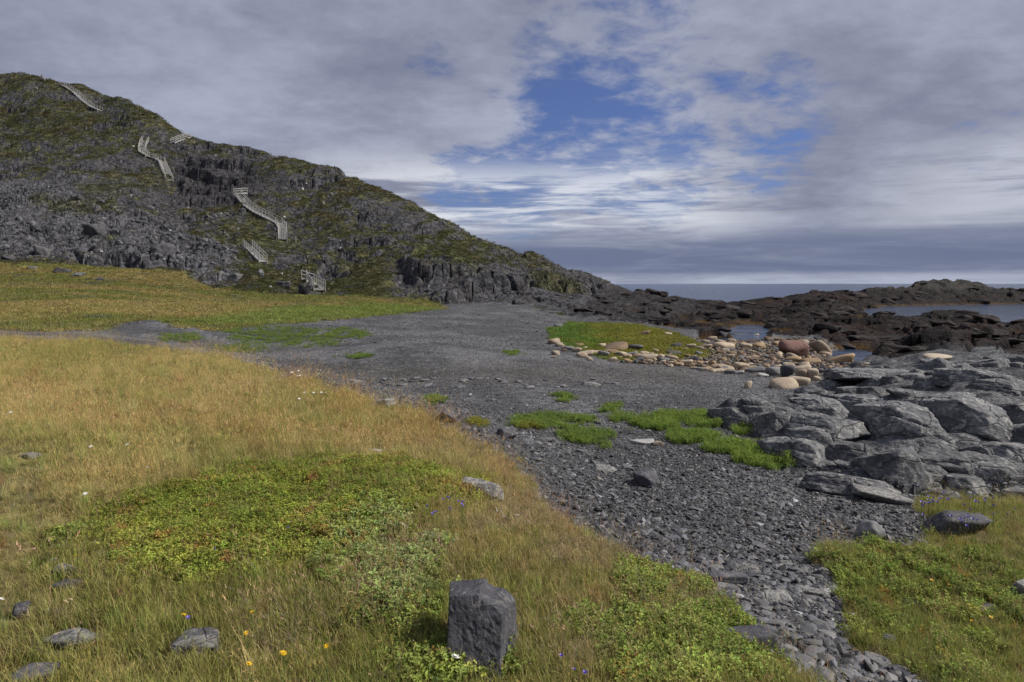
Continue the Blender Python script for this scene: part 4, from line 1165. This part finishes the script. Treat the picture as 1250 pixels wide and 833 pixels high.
HEATH = [(310,640,190,58,1),(430,598,150,38,.85),(270,678,140,36,.75),(160,640,60,30,.35)]
LEAFY = [(470,700,80,70,.42),(430,640,60,30,.5),(840,790,130,55,1),(740,780,60,30,.8),(910,815,70,30,1),(520,800,45,45,1),(590,822,40,18,.9),(1120,760,150,100,.22),(1060,690,70,24,.4),(1030,690,50,32,.5),(640,520,10,10,0),(90,655,22,10,.9),(800,720,60,28,.5),(1200,740,90,60,.2)]
PATH = [(10,640,55,110,1),(-60,720,90,150,1),(20,720,40,60,.6)]
REDS = [(440,495,60,14,.9),(560,545,60,18,.8),(520,520,40,14,.8),(640,590,50,24,.7),(390,470,45,9,.9),(190,520,120,14,.7),(300,530,120,12,.6),(40,475,40,10,.7),(620,600,80,26,.5),(700,640,80,36,.6),(330,555,60,10,.6),(480,535,60,14,.6),(440,500,50,16,.7)]
GREENS = [(90,440,90,14,.6),(150,500,70,12,.5),(120,560,90,14,.5),(220,425,130,12,.5),(200,730,120,60,.6),(110,790,80,50,.7),(240,770,80,60,.5),(360,790,80,50,.5),(640,720,60,30,.3),(30,560,40,14,.4)]
PINK = [(680,610,90,30,.8),(740,680,110,26,.8),(830,740,110,22,.7),(640,640,70,20,.6),(560,545,60,16,.6),(610,570,60,18,.5)]

# ---- tall meadow grass
x, y = cand(120000, 2.2, 26.5, 1.15)
z, ax, ay = zpx(x, y)
rg = lutn(REG, x, y)
hth = patch(ax, ay, HEATH); lfy = patch(ax, ay, LEAFY); pth = patch(ax, ay, PATH); pnk = patch(ax, ay, PINK)
nz = fbm(x * .8, y * .8, 210, 3)
turfy = (rg == TURF)
edge = lut(wM, x, y)
fg = sstep(ay, 610, 700)
prob = np.clip(1 - .93 * hth - .75 * lfy - .9 * pth - .55 * pnk - .45 * fg, .02, 1) * np.clip(.68 + 1.3 * nz, .12, 1) * np.where(turfy, .55, 1) * np.maximum(sstep(edge, .30, .95), .10 * (edge > .06))
ok = ((rg == MEADOW) | turfy | ((rg == SHINGLE) & (edge > .06))) & (RNG.rand(len(x)) < prob) & clear(x, y, .06)
x, y, z, ax, ay, turfy, lfy = [q[ok] for q in (x, y, z, ax, ay, turfy, lfy)]
k_ = len(x)
nb_ = fbm(x * .5, y * .5, 211, 4); nc = fbm(x * 2.2, y * 2.2, 212, 3)
redw = patch(ax, ay, REDS) * (.55 + nc)
grn = patch(ax, ay, GREENS)
cl_ = fbm(x * 5, y * 5, 213, 2)
c_ = colmix(k_, (.54, .44, .20), ((.64, .55, .33), sstep(nc + .5 * cl_, 0, .5) * .75), ((.34, .36, .12), sstep(nb_ + .5 * cl_, -.08, .35) * .68), ((.46, .34, .17), sstep(-nb_, .05, .4) * .5), ((.36, .18, .10), redw * .95), ((.25, .275, .075), grn * .9 + .42 * sstep(ay, 620, 760)), ((.28, .31, .085), turfy * .95))
H_ = (.58 - .28 * sstep(ay, 540, 680)) * (1 + RNG.normal(0, .25, k_)) * np.clip(1 + .55 * cl_ + .5 * nb_, .45, 1.5) * np.where(turfy, .8, 1.0)
H_ = H_ * (1 - .25 * sstep(y, 10, 22))
sc3 = np.c_[H_ * 1.05, H_ * 1.05, H_] * (1 + .35 * sstep(y, 6, 20))[:, None] * np.array([1, 1, .80])
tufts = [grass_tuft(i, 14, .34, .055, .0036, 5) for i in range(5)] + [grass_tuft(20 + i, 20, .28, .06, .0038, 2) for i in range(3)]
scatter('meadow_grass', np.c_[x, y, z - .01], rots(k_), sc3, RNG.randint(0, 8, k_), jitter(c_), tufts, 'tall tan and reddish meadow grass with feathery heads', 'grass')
x, y = cand(5200, 2.3, 24, 1.1)
z, ax, ay = zpx(x, y); rg = lutn(REG, x, y)
ok = ((rg == MEADOW) | (rg == TURF)) & (patch(ax, ay, HEATH) < .5) & (fbm(x * 1.1, y * 1.1, 216, 3) > -.05) & clear(x, y, .1)
x, y, z, ax, ay = [q[ok] for q in (x, y, z, ax, ay)]; k_ = len(x)
tk = RNG.rand(k_)
c_ = colmix(k_, (.56, .47, .26), ((.30, .36, .11), (tk < .38) * 1.0), ((.40, .22, .12), (tk > .80) * 1.0))
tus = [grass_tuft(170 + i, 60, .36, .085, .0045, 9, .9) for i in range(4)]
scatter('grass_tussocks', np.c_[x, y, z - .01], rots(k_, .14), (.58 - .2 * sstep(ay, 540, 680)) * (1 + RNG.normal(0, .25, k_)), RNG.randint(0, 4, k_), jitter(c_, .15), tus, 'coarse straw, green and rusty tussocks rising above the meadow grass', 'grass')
# ---- short green grass below it, on the path, turf, and under the heath
x, y = cand(85000, 2.0, 26, 1.5)
z, ax, ay = zpx(x, y)
rg = lutn(REG, x, y)
hth = patch(ax, ay, HEATH); lfy = patch(ax, ay, LEAFY); pth = patch(ax, ay, PATH); pnk = patch(ax, ay, PINK)
turfy = rg == TURF
ok = ((rg == MEADOW) | turfy) & (RNG.rand(len(x)) < np.clip(1 - .6 * pnk - .5 * hth, .2, 1)) & clear(x, y, .0)
x, y, z, ax, ay, pth, turfy, pnk = [q[ok] for q in (x, y, z, ax, ay, pth, turfy, pnk)]
k_ = len(x)
nb_ = fbm(x * .6, y * .6, 221, 4)
c_ = colmix(k_, (.34, .30, .115), ((.24, .275, .07), sstep(nb_, -.2, .3) * .8), ((.26, .285, .078), sstep(ay, 640, 760) * .6), ((.36, .30, .13), pth * .75), ((.36, .26, .16), pnk * .7), ((.27, .30, .075), turfy * .7), ((.36, .28, .14), (RNG.rand(k_) < .25) * .8))
short = [grass_tuft(40 + i, 16, .15, .05, .0045, 0, .9) for i in range(5)]
scatter('short_grass', np.c_[x, y, z - .005], rots(k_, .2), np.where(pth > .4, .55, .9) * (1 + RNG.normal(0, .2, k_)) * (1 + .3 * sstep(y, 6, 20)), RNG.randint(0, 5, k_), jitter(c_, .2), short, 'short green and straw grass growing through the meadow', 'grass')
# ---- crowberry heath
x, y = cand(200000, 2.6, 9.5, .6, -.95, .2)
z, ax, ay = zpx(x, y)
hth = patch(ax, ay, HEATH)
ok = (lutn(REG, x, y) == MEADOW) & (RNG.rand(len(x)) < hth * np.clip(.72 + .9 * fbm(x * 1.6, y * 1.6, 233, 3), .12, 1)) & clear(x, y, 0)
x, y, z, ax, ay = [q[ok] for q in (x, y, z, ax, ay)]
k_ = len(x); nb_ = fbm(x * 1.1, y * 1.1, 231, 4); nc = fbm(x * 4, y * 4, 232, 3)
c_ = colmix(k_, (.23, .265, .052), ((.31, .335, .075), sstep(nb_, 0, .4) * .8), ((.15, .17, .042), sstep(-nb_, .1, .45) * .5), ((.31, .15, .06), sstep(nc + .4 * nb_, .22, .5) * .8), ((.16, .10, .06), (RNG.rand(k_) < .06) * .8))
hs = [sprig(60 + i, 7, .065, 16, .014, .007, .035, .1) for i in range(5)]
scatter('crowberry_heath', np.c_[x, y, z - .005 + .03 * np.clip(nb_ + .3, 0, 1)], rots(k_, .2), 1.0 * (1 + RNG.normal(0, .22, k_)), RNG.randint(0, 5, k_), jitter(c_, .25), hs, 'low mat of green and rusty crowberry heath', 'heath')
# ---- broad-leaved low shrubs
x, y = cand(120000, 2.2, 8, 1.0, -.95, 1.1)
z, ax, ay = zpx(x, y)
lfy = patch(ax, ay, LEAFY); rg = lutn(REG, x, y); nn_ = fbm(x * 2.2, y * 2.2, 241, 3)
ok = ((rg == MEADOW) | (rg == TURF)) & (RNG.rand(len(x)) < .8 * lfy * np.clip(.5 + 1.5 * nn_, .03, 1)) & clear(x, y, .0)
x, y, z, ax, ay, nn_ = [q[ok] for q in (x, y, z, ax, ay, nn_)]
k_ = len(x); nb_ = fbm(x * 3, y * 3, 242, 3)
c_ = colmix(k_, (.225, .275, .07), ((.31, .36, .10), sstep(nb_, 0, .4)), ((.17, .205, .058), sstep(-nb_, .1, .4) * .7), ((.30, .37, .17), patch(ax, ay, [(470,690,80,70,1)]) * .6), ((.30, .15, .04), (RNG.rand(k_) < .03) * .7))
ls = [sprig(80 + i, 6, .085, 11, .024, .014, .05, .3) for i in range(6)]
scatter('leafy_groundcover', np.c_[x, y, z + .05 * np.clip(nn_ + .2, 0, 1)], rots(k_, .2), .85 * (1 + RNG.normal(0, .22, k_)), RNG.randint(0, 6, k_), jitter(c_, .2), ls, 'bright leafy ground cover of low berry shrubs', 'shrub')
# ---- dry grey litter and twigs
x, y = cand(26000, 2.4, 11, 1.0, -.95, 1.0)
z, ax, ay = zpx(x, y)
dry = np.maximum(patch(ax, ay, PINK) * .9, patch(ax, ay, [(520,690,60,36,1),(450,745,50,40,.9),(350,775,70,40,.7),(260,690,30,8,1),(1010,690,30,30,.8),(700,815,60,25,1)]))
ok = (lut(wM, x, y) > .25) & (RNG.rand(len(x)) < dry * .8 + .04) & clear(x, y)
x, y, z = x[ok], y[ok], z[ok]; k_ = len(x)
dm = [grass_tuft(100 + i, 14, .13, .05, .0035, 3, 1.6) for i in range(3)]
scatter('dry_litter', np.c_[x, y, z], rots(k_, .5), .9 * (1 + RNG.normal(0, .25, k_)), RNG.randint(0, 3, k_), jitter(colmix(k_, (.38, .30, .20), ((.30, .26, .21), RNG.rand(k_) * .9)), .2), dm, 'dry grey and straw litter between the living plants', 'litter')
# ---- green plants on the shingle
BG = [(690,517,44,9,.9),(716,535,34,10,.9),(655,516,36,9,.7),(742,546,12,6,.8),(685,487,15,5,1),(745,499,14,4,.9),(768,511,24,5,.9),(800,520,34,6,1.2),(845,534,36,7,1.2),(890,547,38,8,1.2),(930,561,36,8,1.2),(955,570,18,5,1.2),(835,509,40,5,1.2),(875,517,40,6,1.2),(915,527,26,6,1.2),(625,432,9,3,1),
      (435,435,22,4,.9),(415,407,25,8,.7),(437,408,12,6,.9),(340,410,70,12,.7),(380,418,40,8,.6),(280,403,14,4,.9),(220,412,30,6,.7),(300,425,40,7,.5),(580,520,22,7,.7),(530,490,12,4,.7)]
x, y = cand(420000, 8.2, 42, 1.0, -.62, .56)
z = lut(Zt, x, y); ax, ay = project(x, y, z)
ax = ax + 26 * fbm(x * 1.9, y * 1.9, 251, 5, .65); ay = ay + 9 * fbm(x * 1.9, y * 1.9, 252, 5, .65) * np.clip(14 / y, .3, 1)
bgp = patch(ax, ay, BG); rg = lutn(REG, x, y)
hole = fbm(x * 1.3, y * 1.3, 253, 4)
ok = (rg != MEADOW) & (rg != LAWN) & (RNG.rand(len(x)) < np.where(bgp > 1.1, 1, bgp ** 1.5 * np.clip(.5 + 1.6 * hole, 0, 1))) & (bgp > .05) & clear(x, y, -.1)
x, y, z, ax, ay, bgp = [q[ok] for q in (x, y, z, ax, ay, bgp)]
k_ = len(x); nb_ = fbm(x * .9, y * .9, 254, 3)
lush = ax > 745
c_ = colmix(k_, (.17, .24, .06), ((.22, .30, .06), sstep(nb_, -.1, .4) * .7), ((.205, .285, .065), lush * .85), ((.24, .23, .045), (~lush) * patch(ax, ay, [(640,530,30,12,1),(580,522,25,8,1)]) * .9))
bs_ = [sprig(120 + i, 6, .16, 9, .036, .014, .06, .2) for i in range(4)] + [grass_tuft(130 + i, 14, .20, .06, .008, 0, .7) for i in range(3)]
scatter('beach_greens', np.c_[x, y, z], rots(k_, .15), np.where(lush, .74, .62) * (1 + RNG.normal(0, .2, k_)), np.where(lush, RNG.randint(3, 7, k_), RNG.randint(0, 4, k_)), jitter(c_, .16), bs_, 'bright green beach plants spreading over the shingle', 'plant')
# ---- rough sward on the lawn, marsh and hill
x, y = cand(240000, 26, 250, 1.7, -1.0, .42)
z = lut(Zt, x, y); rg = lutn(REG, x, y); vg = lut(VEG, x, y)
ok = ((rg == LAWN) | (rg == MARSH) | ((rg == HILL) & (RNG.rand(len(x)) < vg * .8))) & (lut(NZB, x, y) > .5)
x, y, z = x[ok], y[ok], z[ok]; k_ = len(x)
c_ = np.stack([lut(C[..., i], x, y) for i in range(3)], 1) * np.where(rg[ok] == LAWN, 2.25, 1.5)[:, None]
fs = [grass_tuft(150 + i, 22, .30, .30, .035, 0, 1.0) for i in range(4)]
sc_ = .45 + .010 * y
scatter('rough_sward', np.c_[x, y, z - .02], rots(k_, .15), np.c_[sc_, sc_, sc_ * .62] * (1 + RNG.normal(0, .25, (k_, 1))), RNG.randint(0, 4, k_), jitter(c_, .22), fs, 'rough sward of grass and heath on the lawn and hillside', 'grass')

# ---- slate shingle
def chip_mesh(seed):
    me = rock_mesh('chip', seed, (1, .72, .34), 1, 9, 40, .02, smooth=False); me.materials.append(M['chip_inst'])
    return me
def chip_mat():
    m_, T, bs = mat('slate_chips')
    tint = T.n('ShaderNodeAttribute', attribute_name='tint', attribute_type='INSTANCER').outputs['Color']
    T.l(tint, bs.inputs['Base Color']); bs.inputs['Roughness'].default_value = .6; bs.inputs['Specular IOR Level'].default_value = .35
    return m_
M['chip_inst'] = chip_mat()
x, y = cand(330000, 2.8, 34, 1.25, -.5, .85)
z = lut(Zt, x, y); rg = lutn(REG, x, y)
e_ = lut(wB, x, y)
pb = np.where(rg == SHINGLE, 1, 0) * 1.0 + np.where((rg == MEADOW) & (e_ > .12), .25, 0) + np.where((rg == SHORE) & (y < 9.5), .35, 0)
ok = (RNG.rand(len(x)) < pb) & clear(x, y, -.05)
x, y, z = x[ok], y[ok], z[ok]; k_ = len(x)
size = np.clip(RNG.lognormal(math.log(.033), .55, k_), .012, .12) * (1 - .28 * sstep(y, 7.5, 15))
gully = patch(*project(x, y, z), [(930,730,120,60,1),(1020,790,80,50,1),(1090,640,90,30,.7)])
size *= 1 + .05 * gully
g_ = np.exp(RNG.normal(math.log(.088), .5, k_))
zone = lut(C[..., 0], x, y) / .085
g_ = np.where(RNG.rand(k_) < .025, g_ * 2.4, g_) * np.clip(zone, .6, 1.25)
wr = RNG.normal(0, .05, k_)
c_ = np.stack([g_ * (1.02 + wr), g_ * (1 + .2 * wr), g_ * (1.02 - wr)], 1)
CH = [chip_mesh(600 + i) for i in range(8)]
scatter('shingle_stones', np.c_[x, y, z + size * .06], np.c_[RNG.normal(0, .35, k_), RNG.normal(0, .35, k_), RNG.uniform(0, 6.28, k_)], size[:, None] * np.array([1, 1, 1]), RNG.randint(0, 8, k_), np.clip(c_, .02, .5), CH, 'small dark slate chips of the shingle beach', 'shingle')
x, y = cand(70000, 30, 80, 1.6, -.5, .35)
z = lut(Zt, x, y); rg = lutn(REG, x, y)
ok = (rg == SHINGLE) & (RNG.rand(len(x)) < np.clip(.55 + .9 * fbm(x * .25, y * .25, 261, 3), .15, 1))
x, y, z = x[ok], y[ok], z[ok]; k_ = len(x)
size = np.clip(RNG.lognormal(math.log(.062), .45, k_), .03, .3)
g_ = np.exp(RNG.normal(math.log(.074), .42, k_)); g_ = np.where(RNG.rand(k_) < .02, g_ * 2.6, g_)
scatter('far_shingle_stones', np.c_[x, y, z + size * .05], np.c_[RNG.normal(0, .3, k_), RNG.normal(0, .3, k_), RNG.uniform(0, 6.28, k_)], size, RNG.randint(0, 8, k_), np.clip(np.stack([g_, g_ * .98, g_ * 1.02], 1), .02, .5), CH, 'dark slate chips on the far part of the beach', 'shingle')
x, y = cand(9500, 24, 50, 1.0, .05, .62)
z = lut(Zt, x, y); ax, ay = project(x, y, z); rg = lutn(REG, x, y)
ok = (rg == SHINGLE) & inpoly(ax, ay, [(690,424),(850,440),(868,414),(1000,414),(1050,440),(1000,468),(960,462),(880,450),(760,443)]) & (z > .05)
x, y, z = x[ok], y[ok], z[ok]; k_ = len(x)
size = np.clip(RNG.lognormal(math.log(.20), .35, k_), .09, .5)
pal = np.array([(.11, .07, .04), (.075, .05, .034), (.155, .105, .062), (.07, .066, .062), (.04, .037, .037), (.10, .07, .03)])
RC_ = [rock_mesh('cobble', 660 + i, (1, .85, .6), 2, 6, 6, .04) for i in range(4)]
for r_ in RC_: r_.materials.append(M['chip_inst'])
scatter('shore_cobbles', np.c_[x, y, z + size * .08], rots(k_, .3), size, RNG.randint(0, 4, k_), jitter(pal[RNG.randint(0, 6, k_)], .2), RC_, 'brown and tan cobbles packed between the shore boulders', 'cobbles')
# loose stones big enough to pick out
SL = [rock_mesh('shingle_stone', 640 + i, (1, .7, .36), 2, 9, 34, .04, smooth=False) for i in range(8)]
for i, s_ in enumerate(SL): s_.materials.append(M['greystone'] if i % 4 == 0 else M['chip'])
rs = random.Random(21); cnt = 0; tries = 0
BMARK = [(790, 590, 'near the dark angular block'), (736, 572, 'near the flat sunken slab'), (942, 730, 'near the pale flat stone in the gully'), (886, 710, 'near the long dark gully block'), (1060, 800, 'in the gully between meadow and turf'), (1060, 655, 'near the smooth pale rock at the turf tip'), (1010, 610, 'near the long low slab of the outcrop'), (680, 540, 'below the yellow-green plants'), (870, 580, 'below the bright green plant strip'), (620, 480, 'behind the yellow-green plants'), (820, 480, 'between the green plants and the shore boulders'), (660, 600, 'along the edge of the meadow'), (780, 680, 'under the dry meadow slope')]
while cnt < 240 and tries < 6000:
    tries += 1
    px = rs.uniform(480, 1130); py = 480 + 345 * rs.random() ** 1.3
    if rs.random() < .4: px = rs.uniform(830, 1110); py = rs.uniform(680, 828)
    p = hit(px, py)
    if lutn(REG, np.array([p[0]]), np.array([p[1]]))[0] != SHINGLE: continue
    s = rs.uniform(.09, .20) * (1.0 if py < 680 else .8)
    o = link('shingle_stone', SL[cnt % 8], (p[0], p[1], p[2] + s * .07), (rs.uniform(-.25, .25), rs.uniform(-.25, .25), rs.uniform(0, 6.28)), (s * rs.uniform(.8, 1.3), s, s * rs.uniform(.7, 1.1)))
    pale = cnt % 8 in (0, 4)
    tag(o, ('pale grey' if pale else 'dark flat slate') + ' stone on the shingle ' + near_name(px, py, BMARK), 'stone', 'pale stones on the shingle' if pale else 'slate stones on the shingle')
    cnt += 1
# a line of stones at the head of the beach, seen beyond the meadow's brow
cnt = 0
while cnt < 80:
    px = rs.uniform(430, 760) if cnt < 50 else rs.uniform(0, 330); py = rs.uniform(462, 474) if cnt < 50 else rs.uniform(388, 404)
    p = hit(px, py, 13)
    cnt += 1
    if lutn(REG, np.array([p[0]]), np.array([p[1]]))[0] != SHINGLE: continue
    s = rs.uniform(.12, .34)
    o = link('strand_stone', SL[cnt % 8], (p[0], p[1], p[2] + s * .08), (0, 0, rs.uniform(0, 6.28)), (s * 1.2, s, s))
    tag(o, 'grey stone in the storm line across the shingle' if cnt <= 50 else 'grey stone in the shingle band behind the meadow', 'stone', 'stones of the storm line' if cnt <= 50 else 'stones of the shingle band')

# ------------------------------------------------------------------ flowers
def flat_mat(name, c_, rough=.5):
    m_, T, bs = mat(name)
    tc = T.n('ShaderNodeTexCoord').outputs['Object']
    a = T.ss(T.noise(tc, 60, 3), .3, .7, .8, 1.15)
    T.l(T.mix(1.0, c_, T.n('ShaderNodeCombineXYZ', inp={0: a, 1: a, 2: a}).outputs[0], 'MULTIPLY'), bs.inputs['Base Color'])
    bs.inputs['Roughness'].default_value = rough
    return m_
M['yellow'] = flat_mat('yellow_petal', (.80, .52, .01)); M['purple'] = flat_mat('purple_petal', (.25, .20, .60)); M['whitep'] = flat_mat('white_petal', (.75, .75, .70)); M['stem'] = flat_mat('green_stem', (.12, .17, .04))
def flower_meshes(mt, r, npet, cup, layers):
    bm = bmesh.new()
    for ly in range(layers):
        for i in range(npet):
            a = 6.283 * (i + .5 * ly) / npet; c0 = cup + .35 * ly; rr = r * (1 - .25 * ly)
            d = Vector((math.cos(a) * math.cos(c0), math.sin(a) * math.cos(c0), math.sin(c0))); s = Vector((-math.sin(a), math.cos(a), 0)); w = rr * 2.6 / npet * 1.2
            b_ = Vector((0, 0, .002 * ly))
            vs = [bm.verts.new(q) for q in (b_ - s * w * .2, b_ + s * w * .2, b_ + d * rr * .7 + s * w * .5, b_ + d * rr, b_ + d * rr * .7 - s * w * .5)]
            bm.faces.new(vs)
    me = bpy.data.meshes.new('petals'); bm.to_mesh(me); bm.free(); me.materials.append(M[mt])
    return me
def stem_mesh():
    bm = bmesh.new()
    bmesh.ops.create_cone(bm, segments=5, radius1=.0022, radius2=.0014, depth=1, cap_ends=True)
    bmesh.ops.translate(bm, verts=bm.verts, vec=(0, 0, .5))
    me = bpy.data.meshes.new('stem'); bm.to_mesh(me); bm.free(); me.materials.append(M['stem'])
    return me
STEM = stem_mesh()
FY = flower_meshes('yellow', .015, 14, .35, 3); FP = flower_meshes('purple', .019, 5, .75, 2); FW = flower_meshes('whitep', .020, 9, .2, 2)
def flower(name, px, py, me, hgt, label, group, s=1.0):
    p = hit(px, py)
    d = 1 - hgt / (CAMZ - p[2])                # the head, not the foot, is what the pixel shows
    q = np.array([p[0] * d, p[1] * d]); zg = gz(q[0], q[1])
    root = bpy.data.objects.new(name, None); COL.objects.link(root); root.location = (q[0], q[1], zg)
    tag(root, label, 'flower', group)
    link('stem', STEM, (0, 0, -.01), scl=(1, 1, hgt + .01), parent=root)
    link('petals', me, (0, 0, hgt), (-.35, .15, px * .7), (s, s, s), parent=root)
YL = {0: 'yellow hawkbit flower beside the half-buried lichen rock', 1: 'yellow hawkbit flower above the pair of oval stones', 2: 'yellow hawkbit flower in the right-hand turf'}
for px, py, g_ in [(92,682,1),(224,752,0),(308,751,0),(301,774,0),(399,793,0),(347,808,0),(304,818,0),(345,807,0),(1137,712,2),(1159,712,2),(1186,763,2),(1209,757,2)]:
    flower('yellow_flower', px, py, FY, .20, YL[g_], 'yellow flowers: ' + ('meadow rock', 'oval stones', 'turf')[g_])
rs = random.Random(5)
for i in range(14):
    flower('bluebell', rs.uniform(520, 566), rs.uniform(606, 626), FP, rs.uniform(.16, .24), 'purple bellflower in the clump beside the long weathered rock', 'bellflower clump by the weathered rock', .9)
for i in range(46):
    px, py = (rs.gauss(1132, 9), rs.gauss(617, 4)) if i < 20 else (rs.gauss(1192, 18), rs.gauss(629, 6))
    flower('purple_iris', px, py, FP, rs.uniform(.2, .32), 'purple flower in the clump at the foot of the outcrop', 'purple flowers by the outcrop', 1.2)
for px, py in [(686,805),(701,820),(714,822),(230,753),(262,668),(352,643)]:
    flower('harebell', px, py, FP, .12, 'single small purple harebell low in the meadow', 'harebells in the meadow', .8)
for px, py in [(14,512),(9,514),(64,505),(156,556),(112,556),(180,573),(104,600),(365,480),(372,476),(383,476),(392,478),(398,480),(0,736),(556,800)] + [(rs.uniform(355, 405), rs.uniform(456, 463)) for _ in range(16)]:
    flower('white_flower', px, py, FW, .3 if py < 600 else .12, 'white flower head standing among the meadow grass', 'white flowers of the meadow', 1.2)
# ------------------------------------------------------------------ driftwood
for i, (px, py, w, a) in enumerate([(622, 634, 26, .5), (640, 640, 22, -.5), (610, 628, 14, -.7), (1048, 602, 22, .15), (880, 682, 22, .2), (1060, 667, 14, .9)]):
    p = hit(px, py); L_ = w * p[1] / F
    bm = bmesh.new(); pts = [Vector(((t_ - .5) * L_, .06 * L_ * math.sin(5 * t_ + i), .02 * math.sin(9 * t_ + i) + .015)) for t_ in np.linspace(0, 1, 8)]
    rings = []
    for j, q in enumerate(pts):
        r_ = (.014 - .009 * j / 7) * (1 + .2 * math.sin(j * 3 + i))
        rings.append([bm.verts.new(q + Vector((0, math.cos(k2 * 1.0472) * r_, math.sin(k2 * 1.0472) * r_))) for k2 in range(6)])
    for r0, r1 in zip(rings[:-1], rings[1:]):
        for k2 in range(6): bm.faces.new((r0[k2], r0[(k2 + 1) % 6], r1[(k2 + 1) % 6], r1[k2]))
    bm.faces.new(rings[0][::-1]); bm.faces.new(rings[-1])
    me = bpy.data.meshes.new('driftwood_stick'); bm.to_mesh(me); bm.free(); me.materials.append(M['wood'])
    me.shade_smooth()
    o = link('driftwood_stick', me, p, (0, 0, a))
    lb = 'bleached driftwood stick on the dry slope beside the weathered rock' if i < 3 else 'bleached driftwood stick lying on the shingle'
    tag(o, lb, 'driftwood', 'sticks on the dry slope' if i < 3 else 'sticks on the shingle')
